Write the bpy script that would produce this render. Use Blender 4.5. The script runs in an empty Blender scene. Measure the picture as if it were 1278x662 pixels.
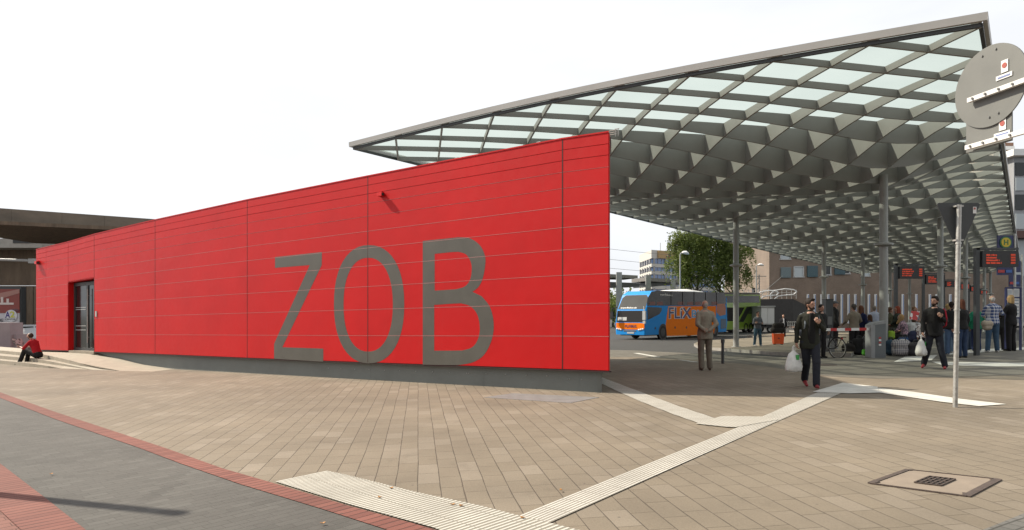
import bpy, bmesh, math, random
from mathutils import Vector, Matrix, noise
random.seed(7)
R = math.radians
# ------------------------------------------------------------------ camera
F, CX, CY, EYE = 833.0, 639.0, 394.0, 1.6          # focal length in photo pixels, principal column, horizon row
sc = bpy.context.scene
cam_d = bpy.data.cameras.new('camera'); cam = bpy.data.objects.new('camera', cam_d)
sc.collection.objects.link(cam); sc.camera = cam
cam.location = (0, 0, EYE); cam.rotation_euler = (R(90), 0, 0)
cam_d.sensor_width = 36; cam_d.lens = 36*F/1278; cam_d.shift_y = 63/1278; cam_d.clip_end = 3000; cam_d.clip_start = .1
# ------------------------------------------------------------------ light
SUN_AZ, SUN_EL = R(-70.5), R(44)                 # azimuth from +Y towards +X
w = bpy.data.worlds.new('World'); sc.world = w; w.use_nodes = True
nt = w.node_tree; nt.nodes.clear()
sky = nt.nodes.new('ShaderNodeTexSky'); sky.sky_type = 'NISHITA'; sky.sun_disc = False
sky.sun_elevation = SUN_EL; sky.sun_rotation = SUN_AZ; sky.dust_density = 4.5; sky.air_density = 1.0; sky.ozone_density = 1.0
hs = nt.nodes.new('ShaderNodeHueSaturation'); hs.inputs['Saturation'].default_value = .22; hs.inputs['Value'].default_value = .85
tcw = nt.nodes.new('ShaderNodeTexCoord'); mpw = nt.nodes.new('ShaderNodeMapping'); mpw.inputs['Scale'].default_value = (1, 1, 3.2)
nzw = nt.nodes.new('ShaderNodeTexNoise'); nzw.inputs['Scale'].default_value = 2.2; nzw.inputs['Detail'].default_value = 7
rmw = nt.nodes.new('ShaderNodeMapRange'); rmw.inputs[1].default_value = .40; rmw.inputs[2].default_value = .68
rmw.inputs[3].default_value = .80; rmw.inputs[4].default_value = 1.0
mxw = nt.nodes.new('ShaderNodeMix'); mxw.data_type = 'RGBA'; mxw.inputs[7].default_value = (7.9, 8.1, 8.4, 1)
bg = nt.nodes.new('ShaderNodeBackground'); bg.inputs['Strength'].default_value = .085
out = nt.nodes.new('ShaderNodeOutputWorld')
nt.links.new(sky.outputs[0], hs.inputs['Color']); nt.links.new(tcw.outputs['Generated'], mpw.inputs[0]); nt.links.new(mpw.outputs[0], nzw.inputs['Vector'])
nt.links.new(nzw.outputs['Fac'], rmw.inputs[0]); nt.links.new(rmw.outputs[0], mxw.inputs[0])
nt.links.new(hs.outputs[0], mxw.inputs[6]); nt.links.new(mxw.outputs[2], bg.inputs['Color']); nt.links.new(bg.outputs[0], out.inputs[0])
sl = bpy.data.lights.new('sun', 'SUN'); sl.energy = 5.0; sl.angle = R(1.1); sl.color = (1, .90, .76)
so = bpy.data.objects.new('sun', sl); sc.collection.objects.link(so)
sd = Vector((math.sin(SUN_AZ)*math.cos(SUN_EL), math.cos(SUN_AZ)*math.cos(SUN_EL), math.sin(SUN_EL)))
so.rotation_euler = sd.to_track_quat('Z', 'Y').to_euler(); so.location = (-20, 10, 30)
vs = sc.view_settings; vs.view_transform = 'Standard'; vs.look = 'None'; vs.exposure = 0.70; vs.gamma = 1; vs.use_curve_mapping = False
sc.cycles.use_denoising = True; sc.cycles.max_bounces = 8; sc.cycles.transparent_max_bounces = 24
# ------------------------------------------------------------------ geometry of the place
SL = .022                                          # the plaza rises gently to the right
def sstep(a, b, t):
    t = min(1, max(0, (t-a)/(b-a))); return t*t*(3-2*t)
def G(X, Y):                                       # ground height
    pl = SL*max(-45, min(45, X))
    wgt = sstep(19, 36, Y)*sstep(-9, 3, X)
    return pl*(1-wgt) + (-.12)*wgt
def P(x, y, Y): return Vector(((x-CX)/F*Y, Y, EYE-(y-CY)/F*Y))
def gp(x, y, h=0):                                 # where the ray through a photo point meets the ground (+h)
    Y = 2.0; prev = None
    while Y < 400:
        p = P(x, y, Y); d = p.z-G(p.x, p.y)-h
        if d <= 0: break
        prev = Y; Y += .25 if Y < 60 else 2
    a, b = (prev or 1.0), Y
    for _ in range(30):
        m = (a+b)/2; p = P(x, y, m)
        if p.z-G(p.x, p.y)-h > 0: a = m
        else: b = m
    return P(x, y, (a+b)/2)
def gy(x, Y):                                      # ground point on the photo column x at distance Y
    X = (x-CX)/F*Y; return Vector((X, Y, G(X, Y)))
# ------------------------------------------------------------------ object helpers
COL = sc.collection
def tag(o, label=None, cat=None, group=None, kind=None):
    if label: o['label'] = label
    if cat: o['category'] = cat
    if group: o['group'] = group
    if kind: o['kind'] = kind
    return o
def thing(name, label, cat, loc=(0, 0, 0), rz=0, group=None):
    o = bpy.data.objects.new(name, None); COL.objects.link(o); o.location = loc; o.rotation_euler = (0, 0, rz)
    o.empty_display_size = .2
    return tag(o, label, cat, group)
def rootmat(o):
    m = Matrix.Translation(o.location) @ o.rotation_euler.to_matrix().to_4x4()
    return rootmat(o.parent) @ m if o.parent else m
class MB:
    def __init__(s): s.v = []; s.f = []; s.m = []; s.uv = None; s.mi = 0
    def vert(s, p): s.v.append(Vector(p)); return len(s.v)-1
    def face(s, idx, mi=None): s.f.append(list(idx)); s.m.append(s.mi if mi is None else mi)
    def poly(s, pts, mi=None): s.face([s.vert(p) for p in pts], mi); return s
    def box(s, c, size, rz=0, mi=None):
        cx, cy, cz = c; a, b, d = size[0]/2, size[1]/2, size[2]/2; co, si = math.cos(rz), math.sin(rz); ids = []
        for z in (-d, d):
            for x, y in ((-a, -b), (a, -b), (a, b), (-a, b)): ids.append(s.vert((cx+x*co-y*si, cy+x*si+y*co, cz+z)))
        for q in ((0, 3, 2, 1), (4, 5, 6, 7), (0, 1, 5, 4), (1, 2, 6, 5), (2, 3, 7, 6), (3, 0, 4, 7)): s.face([ids[i] for i in q], mi)
        return s
    def prism(s, bottom, top, mi=None):            # two loops of the same length
        n = len(bottom); a = [s.vert(p) for p in bottom]; b = [s.vert(p) for p in top]
        s.face(a[::-1], mi); s.face(b, mi)
        for i in range(n): s.face([a[i], a[(i+1) % n], b[(i+1) % n], b[i]], mi)
        return s
    def slab(s, pts, off, mi=None):                # polygon thickened by the vector off
        off = Vector(off); return s.prism([Vector(p) for p in pts], [Vector(p)+off for p in pts], mi)
    def bar(s, p0, p1, w, h=None, up=(0, 0, 1), mi=None):
        h = h or w; p0, p1 = Vector(p0), Vector(p1); d = (p1-p0).normalized(); up = Vector(up)
        if abs(d.dot(up)) > .98: up = Vector((1, 0, 0))
        sx = d.cross(up).normalized(); uz = sx.cross(d).normalized()
        q = [(-w/2, -h/2), (w/2, -h/2), (w/2, h/2), (-w/2, h/2)]
        return s.prism([p0+sx*a+uz*b for a, b in q], [p1+sx*a+uz*b for a, b in q], mi)
    def tube(s, p0, p1, r0, r1=None, seg=14, mi=None, cap=True):
        r1 = r0 if r1 is None else r1; p0, p1 = Vector(p0), Vector(p1); d = (p1-p0).normalized()
        up = Vector((0, 0, 1)) if abs(d.z) < .95 else Vector((1, 0, 0)); a = d.cross(up).normalized(); b = a.cross(d)
        A = []; B = []
        for k in range(seg):
            t = 2*math.pi*k/seg; o = a*math.cos(t)+b*math.sin(t); A.append(s.vert(p0+o*r0)); B.append(s.vert(p1+o*r1))
        for k in range(seg): s.face([A[k], A[(k+1) % seg], B[(k+1) % seg], B[k]], mi)
        if cap: s.face(A[::-1], mi); s.face(B, mi)
        return s
    def path(s, pts, r, seg=8, mi=None):
        for a, b in zip(pts[:-1], pts[1:]): s.tube(a, b, r, r, seg, mi)
        return s
    def capsule(s, p0, p1, r0, r1, seg=12, mi=None):
        p0, p1 = Vector(p0), Vector(p1); d = p1-p0; d = d.normalized() if d.length > 1e-6 else Vector((0, 0, 1))
        up = Vector((0, 0, 1)) if abs(d.z) < .95 else Vector((1, 0, 0)); a = d.cross(up).normalized(); b = a.cross(d)
        rings = []
        for p, r, sg, angs in ((p0, r0, -1, (80, 50, 20)), (p1, r1, 1, (20, 50, 80))):
            for g in angs:
                c = p+d*sg*r*math.sin(R(g)); rr = r*math.cos(R(g))
                rings.append([s.vert(c+(a*math.cos(2*math.pi*k/seg)+b*math.sin(2*math.pi*k/seg))*rr) for k in range(seg)])
        for A, B in zip(rings[:-1], rings[1:]):
            for k in range(seg): s.face([A[k], A[(k+1) % seg], B[(k+1) % seg], B[k]], mi)
        s.face(rings[0][::-1], mi); s.face(rings[-1], mi); return s
    def ell(s, c, r, seg=14, rings=9, rot=None, mi=None):
        c = Vector(c); rs = []
        for j in range(1, rings):
            th = math.pi*j/rings; ring = []
            for k in range(seg):
                ph = 2*math.pi*k/seg; q = Vector((r[0]*math.sin(th)*math.cos(ph), r[1]*math.sin(th)*math.sin(ph), -r[2]*math.cos(th)))
                if rot: q = rot @ q
                ring.append(s.vert(c+q))
            rs.append(ring)
        for A, B in zip(rs[:-1], rs[1:]):
            for k in range(seg): s.face([A[k], A[(k+1) % seg], B[(k+1) % seg], B[k]], mi)
        s.face(rs[0][::-1], mi); s.face(rs[-1], mi); return s
    def loft(s, rings, mi=None, seg=16):           # rings: (centre, axis x, axis y) ellipses
        rr = []
        for c, ax, ay in rings:
            c, ax, ay = Vector(c), Vector(ax), Vector(ay)
            rr.append([s.vert(c+ax*math.cos(2*math.pi*k/seg)+ay*math.sin(2*math.pi*k/seg)) for k in range(seg)])
        for A, B in zip(rr[:-1], rr[1:]):
            for k in range(seg): s.face([A[k], A[(k+1) % seg], B[(k+1) % seg], B[k]], mi)
        s.face(rr[0][::-1], mi); s.face(rr[-1], mi); return s
    def add(s, verts, faces, M=None, mi=None):
        o = len(s.v)
        for p in verts: s.v.append((M @ Vector(p)) if M else Vector(p))
        for f in faces: s.face([i+o for i in f], mi)
        return s
    def text(s, st, o, xd, ud, wd, ht, th=.004, mi=None, bold=0):   # writing, lower left corner at o, fitted to wd x ht
        v, f = text_geo(st, bold); xs = [p[0] for p in v]; ys = [p[1] for p in v]
        x0, x1, y0, y1 = min(xs), max(xs), min(ys), max(ys); xd, ud, o = Vector(xd).normalized(), Vector(ud).normalized(), Vector(o)
        n = xd.cross(ud); ht = ht or wd*(y1-y0)/(x1-x0)
        s.add([o+xd*((p[0]-x0)/(x1-x0)*wd)+ud*((p[1]-y0)/(y1-y0)*ht)+n*(p[2]*th) for p in v], f, None, mi); return s
    def build(s, name, mats, parent=None, world=False, smooth=False, uv=None):
        me = bpy.data.meshes.new(name)
        vv = s.v
        if world and parent is not None:
            M = rootmat(parent).inverted(); vv = [M @ p for p in s.v]
        me.from_pydata([tuple(p) for p in vv], [], s.f)
        for m in (mats if isinstance(mats, (list, tuple)) else [mats]): me.materials.append(m)
        me.polygons.foreach_set('material_index', s.m)
        if smooth: me.polygons.foreach_set('use_smooth', [True]*len(s.f))
        if uv:
            l = me.uv_layers.new(name='UVMap')
            for lp in me.loops: l.data[lp.index].uv = uv[lp.vertex_index]
        me.update(); bm = bmesh.new(); bm.from_mesh(me); bmesh.ops.recalc_face_normals(bm, faces=bm.faces); bm.to_mesh(me); bm.free()
        if smooth and hasattr(me, 'set_sharp_from_angle'): me.set_sharp_from_angle(angle=R(42))
        o = bpy.data.objects.new(name, me); COL.objects.link(o)
        if parent is not None: o.parent = parent
        return o
_tg = {}
def text_geo(st, bold=0):
    if (st, bold) in _tg: return _tg[(st, bold)]
    c = bpy.data.curves.new('t', 'FONT'); c.body = st; c.extrude = .5; c.offset = bold; c.resolution_u = 3
    o = bpy.data.objects.new('t', c); COL.objects.link(o); dg = bpy.context.evaluated_depsgraph_get()
    me = bpy.data.meshes.new_from_object(o.evaluated_get(dg)); v = [tuple(p.co) for p in me.vertices]; f = [list(p.vertices) for p in me.polygons]
    bpy.data.objects.remove(o); bpy.data.curves.remove(c); bpy.data.meshes.remove(me); _tg[(st, bold)] = (v, f); return v, f
def shape_geo(loops, th):                          # filled 2D outline with holes
    c = bpy.data.curves.new('t', 'CURVE'); c.dimensions = '2D'; c.fill_mode = 'BOTH'; c.extrude = th/2
    for lp in loops:
        sp = c.splines.new('POLY'); sp.points.add(len(lp)-1); sp.use_cyclic_u = True
        for i, (a, b) in enumerate(lp): sp.points[i].co = (a, b, 0, 1)
    o = bpy.data.objects.new('t', c); COL.objects.link(o); dg = bpy.context.evaluated_depsgraph_get()
    me = bpy.data.meshes.new_from_object(o.evaluated_get(dg)); v = [tuple(p.co) for p in me.vertices]; f = [list(p.vertices) for p in me.polygons]
    bpy.data.objects.remove(o); bpy.data.curves.remove(c); bpy.data.meshes.remove(me); return v, f
def remesh(mb, vox, smooth=2):                     # fuse overlapping closed shapes into one skin
    o = mb.build('t', []); md = o.modifiers.new('r', 'REMESH'); md.mode = 'VOXEL'; md.voxel_size = vox
    s2 = o.modifiers.new('s', 'SMOOTH'); s2.iterations = smooth; s2.factor = .5
    dg = bpy.context.evaluated_depsgraph_get(); me = bpy.data.meshes.new_from_object(o.evaluated_get(dg))
    v = [p.co.copy() for p in me.vertices]; f = [list(p.vertices) for p in me.polygons]
    om = o.data; bpy.data.objects.remove(o); bpy.data.meshes.remove(om); bpy.data.meshes.remove(me); return v, f
# ------------------------------------------------------------------ materials
class NT:
    def __init__(s, name):
        s.m = bpy.data.materials.new(name); s.m.use_nodes = True; s.t = s.m.node_tree; s.b = s.t.nodes['Principled BSDF']; s.o = s.t.nodes['Material Output']
    def n(s, typ, **kw):
        nd = s.t.nodes.new(typ)
        for k, v in kw.items(): setattr(nd, k, v)
        return nd
    def l(s, a, b): s.t.links.new(a, b)
    def math(s, op, a, b=None, c=None):
        nd = s.n('ShaderNodeMath', operation=op)
        for i, x in enumerate((a, b, c)):
            if x is None: continue
            if isinstance(x, (int, float)): nd.inputs[i].default_value = x
            else: s.l(x, nd.inputs[i])
        return nd.outputs[0]
    def mix(s, fac, a, b, mode='MIX'):
        nd = s.n('ShaderNodeMix', data_type='RGBA', blend_type=mode)
        for i, x in ((0, fac), (6, a), (7, b)):
            if isinstance(x, (int, float)): nd.inputs[i].default_value = x
            elif isinstance(x, tuple): nd.inputs[i].default_value = (*x[:3], 1)
            else: s.l(x, nd.inputs[i])
        return nd.outputs[2]
    def noise(s, vec, scale, detail=4, rough=.55):
        nd = s.n('ShaderNodeTexNoise'); nd.inputs['Scale'].default_value = scale; nd.inputs['Detail'].default_value = detail; nd.inputs['Roughness'].default_value = rough
        if vec is not None: s.l(vec, nd.inputs['Vector'])
        return nd.outputs['Fac']
    def ramp(s, x, a, b, lo=0., hi=1.):
        nd = s.n('ShaderNodeMapRange'); nd.inputs[1].default_value = a; nd.inputs[2].default_value = b; nd.inputs[3].default_value = lo; nd.inputs[4].default_value = hi
        s.l(x, nd.inputs[0]); return nd.outputs[0]
    def obj(s): return s.n('ShaderNodeTexCoord').outputs['Object']
    def bump(s, h, dist, st=1.):
        nd = s.n('ShaderNodeBump'); nd.inputs['Strength'].default_value = st; nd.inputs['Distance'].default_value = dist; s.l(h, nd.inputs['Height']); s.l(nd.outputs[0], s.b.inputs['Normal'])
def pm(name, col, rough=.6, metal=0., var=.12, scale=3., bump=0., bscale=40., spec=.5, coat=0., stretch=None):
    t = NT(name); v = t.obj(); col = tuple(x*.80 for x in col)
    if stretch:
        mp = t.n('ShaderNodeMapping'); mp.inputs['Scale'].default_value = stretch; t.l(v, mp.inputs[0]); v = mp.outputs[0]
    a = t.noise(v, scale, 6, .62); f = t.ramp(a, .3, .7)
    c = t.mix(f, tuple(x*(1-var) for x in col), tuple(min(1, x*(1+var)) for x in col)); t.l(c, t.b.inputs['Base Color'])
    rr = t.ramp(a, .3, .7, max(.02, rough-.06), min(1, rough+.06)); t.l(rr, t.b.inputs['Roughness'])
    t.b.inputs['Metallic'].default_value = metal; t.b.inputs['Specular IOR Level'].default_value = spec; t.b.inputs['Coat Weight'].default_value = coat
    if bump: t.bump(t.noise(v, bscale, 3), bump)
    return t.m
def paver(name, cols, ang, L, W, joint=.008, jcol=(.04, .035, .03), shift=.5, rnd=.35, dirt=.25, rough=.8, jmix=.85, blotch=None):
    """courses W wide running along the direction ang, each stone about L long, every course shifted by a random amount"""
    cols = [tuple(x*.80 for x in c) for c in cols]; jcol = tuple(x*.8 for x in jcol)
    t = NT(name); sp = t.n('ShaderNodeSeparateXYZ'); pos = t.obj(); t.l(pos, sp.inputs[0]); X, Y = sp.outputs[0], sp.outputs[1]
    c, s_ = math.cos(ang), math.sin(ang)
    wob = t.math('MULTIPLY', t.math('SUBTRACT', t.noise(pos, .7, 2), .5), .03)
    u = t.math('ADD', t.math('MULTIPLY', X, c), t.math('MULTIPLY', Y, s_)); v = t.math('ADD', t.math('SUBTRACT', t.math('MULTIPLY', Y, c), t.math('MULTIPLY', X, s_)), wob)
    vr = t.math('DIVIDE', v, W); row = t.math('FLOOR', vr); fr = t.math('SUBTRACT', vr, row)
    wn = t.n('ShaderNodeTexWhiteNoise', noise_dimensions='1D'); t.l(row, wn.inputs['W'])
    half = t.math('MULTIPLY', t.math('MODULO', t.math('ABSOLUTE', row), 2.0), shift)
    uu = t.math('ADD', t.math('ADD', t.math('DIVIDE', u, L), half), t.math('MULTIPLY', wn.outputs['Value'], rnd)); cl = t.math('FLOOR', uu); fc = t.math('SUBTRACT', uu, cl)
    dv = t.math('MULTIPLY', t.math('MINIMUM', fr, t.math('SUBTRACT', 1., fr)), W); du = t.math('MULTIPLY', t.math('MINIMUM', fc, t.math('SUBTRACT', 1., fc)), L)
    jn = t.ramp(t.noise(pos, 3.1, 3), .3, .7, .5, 1.35)
    jv = t.math('SUBTRACT', 1., t.math('SMOOTH_MIN', 1., t.math('DIVIDE', dv, t.math('MULTIPLY', jn, joint)), .3)); ju = t.math('SUBTRACT', 1., t.math('SMOOTH_MIN', 1., t.math('DIVIDE', du, t.math('MULTIPLY', jn, joint*.6)), .3))
    jj = t.n('ShaderNodeClamp'); t.l(t.math('MAXIMUM', jv, ju), jj.inputs[0]); J = jj.outputs[0]
    cb = t.n('ShaderNodeCombineXYZ'); t.l(row, cb.inputs[0]); t.l(cl, cb.inputs[1]); w2 = t.n('ShaderNodeTexWhiteNoise', noise_dimensions='2D'); t.l(cb.outputs[0], w2.inputs['Vector'])
    cr = t.n('ShaderNodeValToRGB'); el = cr.color_ramp.elements
    while len(el) < len(cols): el.new(.5)
    for i, cc in enumerate(cols): el[i].position = i/(len(cols)-1); el[i].color = (*cc, 1)
    t.l(w2.outputs['Value'], cr.inputs[0])
    big = t.ramp(t.noise(pos, .35, 5, .6), .3, .7, 1-dirt, 1+dirt*.6); fine = t.ramp(t.noise(pos, 60, 3, .7), .25, .75, .86, 1.12)
    k = t.math('MULTIPLY', big, fine); kc = t.n('ShaderNodeCombineColor'); [t.l(k, kc.inputs[i]) for i in range(3)]
    base = t.mix(1., cr.outputs[0], kc.outputs[0], 'MULTIPLY')
    st = t.ramp(t.noise(pos, 1.3, 8, .78), .55, .72, 0, .5); base = t.mix(st, base, tuple(x*.55 for x in cols[0]))
    spk = t.n('ShaderNodeTexVoronoi'); spk.inputs['Scale'].default_value = 3.1; t.l(pos, spk.inputs['Vector']); sk = t.ramp(spk.outputs['Distance'], .035, .05, .6, 0); base = t.mix(sk, base, (.05, .045, .04))
    t.l(t.mix(t.math('MULTIPLY', J, jmix), base, jcol), t.b.inputs['Base Color']); t.b.inputs['Roughness'].default_value = rough; t.b.inputs['Specular IOR Level'].default_value = .3
    hgt = t.math('SUBTRACT', t.math('ADD', t.math('MULTIPLY', w2.outputs['Value'], .35), t.math('MULTIPLY', t.noise(pos, 90, 3), .3)), J); t.bump(hgt, .006, .7)
    return t.m
def emis(name, col, st):
    t = NT(name); t.b.inputs['Base Color'].default_value = (.02, .02, .02, 1); t.b.inputs['Emission Color'].default_value = (*col, 1); t.b.inputs['Emission Strength'].default_value = st
    f = t.ramp(t.noise(t.obj(), 60, 2), .3, .7, st*.7, st*1.2); t.l(f, t.b.inputs['Emission Strength']); return t.m
K = .80
M = {}
M['tan'] = paver('tan_pavers', [(.196, .162, .119), (.214, .178, .131), (.202, .168, .124), (.244, .206, .158)], R(98), .42, .21, .008, (.05, .038, .028), rnd=.55)
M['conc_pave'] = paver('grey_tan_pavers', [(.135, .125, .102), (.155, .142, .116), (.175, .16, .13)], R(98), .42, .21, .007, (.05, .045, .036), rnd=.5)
M['grey_pave'] = paver('grey_pavers', [(.080, .077, .069), (.096, .092, .083), (.088, .084, .076), (.108, .104, .094)], R(46), .2, .1, .0035, (.05, .047, .042), rnd=.3, jmix=.55)
M['red_pave'] = paver('red_soldier_pavers', [(.185, .066, .05), (.225, .085, .064), (.165, .06, .046)], R(46), .8, .1, .013, (.03, .016, .013), rnd=.0, shift=0)
M['red_herr'] = paver('red_brick_paving', [(.20, .085, .065), (.24, .105, .08), (.17, .07, .054)], R(46), .24, .12, .008, (.045, .025, .02), rnd=.1)
M['cobble'] = paver('cobbles', [(0.120, 0.116, 0.105), (0.180, 0.173, 0.158), (0.150, 0.143, 0.128)], R(30), .12, .10, .016, (0.038, 0.036, 0.030), rnd=.6)
M['asphalt'] = pm('asphalt', (0.058, 0.057, 0.054), .85, var=.16, scale=.5, bump=.006, bscale=160, spec=.3)
M['island'] = paver('platform_paving', [(0.192, 0.166, 0.122), (0.230, 0.198, 0.150), (0.173, 0.150, 0.112)], R(98), .6, .3, .006, (0.077, 0.064, 0.051), rnd=.3, jmix=.6)
M['kerb'] = pm('kerb_stone', (0.306, 0.289, 0.255), .8, var=.15, scale=6, bump=.003)
def ribbed(name, ca, cb_, width, axis, ratio=.5, dots=False):
    t = NT(name); uv = t.n('ShaderNodeUVMap'); sp = t.n('ShaderNodeSeparateXYZ'); t.l(uv.outputs[0], sp.inputs[0]); pos = t.obj()
    a = t.math('FRACT', t.math('DIVIDE', sp.outputs[axis], width)); tri = t.math('ABSOLUTE', t.math('SUBTRACT', a, .5)); m = t.ramp(tri, ratio*.5-.04, ratio*.5+.04)
    if dots:
        b = t.math('FRACT', t.math('DIVIDE', sp.outputs[1-axis], width)); m2 = t.ramp(t.math('ABSOLUTE', t.math('SUBTRACT', b, .5)), ratio*.5-.04, ratio*.5+.04); m = t.math('MAXIMUM', m, m2)
    n1 = t.ramp(t.noise(pos, 2.2, 6, .65), .35, .7); col = t.mix(n1, ca, tuple(x*.72 for x in ca))
    for ax_ in (0, 1):
        g = t.math('FRACT', t.math('DIVIDE', sp.outputs[ax_], .30)); j = t.ramp(t.math('MINIMUM', g, t.math('SUBTRACT', 1., g)), .006, .016, 1, 0)
        m = t.math('MAXIMUM', m, t.math('MULTIPLY', j, .8))
    t.l(t.mix(m, col, cb_), t.b.inputs['Base Color']); t.b.inputs['Roughness'].default_value = .75; t.bump(t.math('SUBTRACT', 1., m), .006)
    return t.m
M['rib'] = ribbed('white_ribbed_guide_paving', (.46, .445, .40), (.20, .18, .145), .038, 1)
M['rib_big'] = ribbed('white_ribbed_attention_paving', (.44, .425, .375), (.17, .155, .12), .05, 0)
M['dots'] = ribbed('white_dotted_guide_paving', (.43, .415, .37), (.27, .25, .21), .06, 0, .6, True)
M['plainw'] = pm('white_guide_slabs', (.55, .54, .49), .75, var=.12, scale=4, bump=.003)
def redwall():
    t = NT('red_metal_cladding'); pos = t.obj(); a = t.noise(pos, .8, 5); b = t.noise(pos, 7, 5)
    c = t.mix(t.ramp(a, .3, .7), (.44, .004, .005), (.50, .005, .006)); mp = t.n('ShaderNodeMapping'); mp.inputs['Scale'].default_value = (9, 9, .5); t.l(pos, mp.inputs[0])
    st = t.ramp(t.noise(mp.outputs[0], 1, 4), .6, .8, 0, .14); c = t.mix(st, c, (.35, .05, .04)); t.l(c, t.b.inputs['Base Color'])
    t.l(t.ramp(b, .3, .7, .40, .50), t.b.inputs['Roughness']); t.b.inputs['Specular IOR Level'].default_value = .24; t.bump(t.noise(pos, 1.4, 2), .012, .5); return t.m
M['red'] = redwall()
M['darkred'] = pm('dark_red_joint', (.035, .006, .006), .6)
M['joint'] = pm('pale_joint_highlight', (.70, .30, .29), .35)  # pale colour stands in for light caught along the panel joints
M['letter'] = pm('grey_letter_paint', (.10, .094, .078), .42, var=.1, scale=2, bump=.002)
M['plinth'] = pm('grey_plinth_panel', (.17, .185, .175), .6, var=.12, scale=1.5, bump=.002)
M['steel'] = pm('painted_steel_grey', (.31, .32, .305), .5, var=.08, scale=2)
M['beam'] = pm('canopy_beam_paint', (.28, .28, .265), .55, var=.08, scale=.8)
M['fascia'] = pm('canopy_fascia_paint', (.47, .465, .44), .5, var=.06, scale=.8)
M['galv'] = pm('galvanised_steel', (.50, .50, .47), .42, .55, var=.25, scale=14, bump=.001)
M['signback'] = pm('aluminium_sign_back', (.165, .17, .158), .55, .2, var=.06, scale=4)
M['darkgrey'] = pm('dark_grey_paint', (.05, .056, .058), .5, var=.15)
M['midgrey'] = pm('mid_grey_paint', (.16, .165, .16), .5, var=.1)
M['lightgrey'] = pm('light_grey_paint', (.5, .51, .5), .5, var=.08)
M['white'] = pm('white_paint', (.78, .78, .76), .5, var=.05)
M['black'] = pm('black_plastic', (.018, .018, .018), .45, var=.3)
M['rubber'] = pm('tyre_rubber', (.022, .021, .02), .85, var=.3, scale=12)
M['conc'] = pm('weathered_concrete', (0.178, 0.149, 0.115), .85, var=.25, scale=.45, bump=.01, bscale=9, stretch=(1, 1, 2.5))
M['conc_dark'] = pm('dark_weathered_concrete', (.17, .125, .085), .9, var=.3, scale=.8, bump=.03, bscale=5, stretch=(3.5, 3.5, .6))
M['conc_light'] = pm('pale_concrete', (.38, .36, .32), .8, var=.15, scale=2.5, bump=.004)
M['step'] = pm('step_concrete', (0.320, 0.280, 0.216), .8, var=.14, scale=3, bump=.003)
M['lilac'] = pm('lilac_grey_concrete', (.36, .30, .30), .8, var=.1, scale=2)
M['orange_sign'] = pm('orange_paint', (.80, .22, .02), .4)
def glass(name, col, rough=.08, alpha=1., spec=.9):
    t = NT(name); t.b.inputs['Base Color'].default_value = (*col, 1); f = t.ramp(t.noise(t.obj(), 1.2, 2), .3, .7, rough, rough+.05); t.l(f, t.b.inputs['Roughness'])
    t.b.inputs['Specular IOR Level'].default_value = spec; t.b.inputs['Alpha'].default_value = alpha; return t.m
M['glass'] = glass('dark_window_glass', (.012, .016, .016), spec=.45)
M['busglass'] = glass('tinted_bus_glass', (.02, .018, .017), .12, spec=.3)
M['screenglass'] = glass('windscreen_glass', (.04, .042, .042), .5, spec=.06)
M['blueglass'] = glass('blue_office_glass', (.10, .17, .34), .2)
def roofglass():
    t = NT('frosted_roof_glass'); tr = t.n('ShaderNodeBsdfTransparent'); tr.inputs[0].default_value = (.58, .64, .61, 1)
    tl = t.n('ShaderNodeBsdfTranslucent'); c = t.mix(t.ramp(t.noise(t.obj(), .6, 5), .3, .7), (.40, .47, .43), (.5, .57, .53)); t.l(c, tl.inputs[0])
    mx = t.n('ShaderNodeMixShader'); mx.inputs[0].default_value = .24; t.l(tr.outputs[0], mx.inputs[1]); t.l(tl.outputs[0], mx.inputs[2]); t.l(mx.outputs[0], t.o.inputs[0]); return t.m
M['roofglass'] = roofglass()
def brickwall(name, c1, c2, mort):
    t = NT(name); b = t.n('ShaderNodeTexBrick'); mp = t.n('ShaderNodeMapping'); mp.inputs['Rotation'].default_value = (R(90), 0, 0); t.l(t.obj(), mp.inputs[0]); t.l(mp.outputs[0], b.inputs[0])
    b.inputs['Color1'].default_value = (*c1, 1); b.inputs['Color2'].default_value = (*c2, 1); b.inputs['Mortar'].default_value = (*mort, 1)
    b.inputs['Scale'].default_value = 1; b.inputs['Brick Width'].default_value = .26; b.inputs['Row Height'].default_value = .09; b.inputs['Mortar Size'].default_value = .012
    n = t.ramp(t.noise(t.obj(), .5, 5), .3, .7, .82, 1.14); k = t.n('ShaderNodeCombineColor'); [t.l(n, k.inputs[i]) for i in range(3)]
    t.l(t.mix(1., b.outputs[0], k.outputs[0], 'MULTIPLY'), t.b.inputs['Base Color']); t.b.inputs['Roughness'].default_value = .85; return t.m
M['brick'] = brickwall('tan_brick', (.17, .125, .09), (.205, .15, .112), (.17, .14, .115))
M['brick2'] = brickwall('red_brown_brick', (.24, .12, .075), (.30, .16, .10), (.2, .16, .13))
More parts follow.
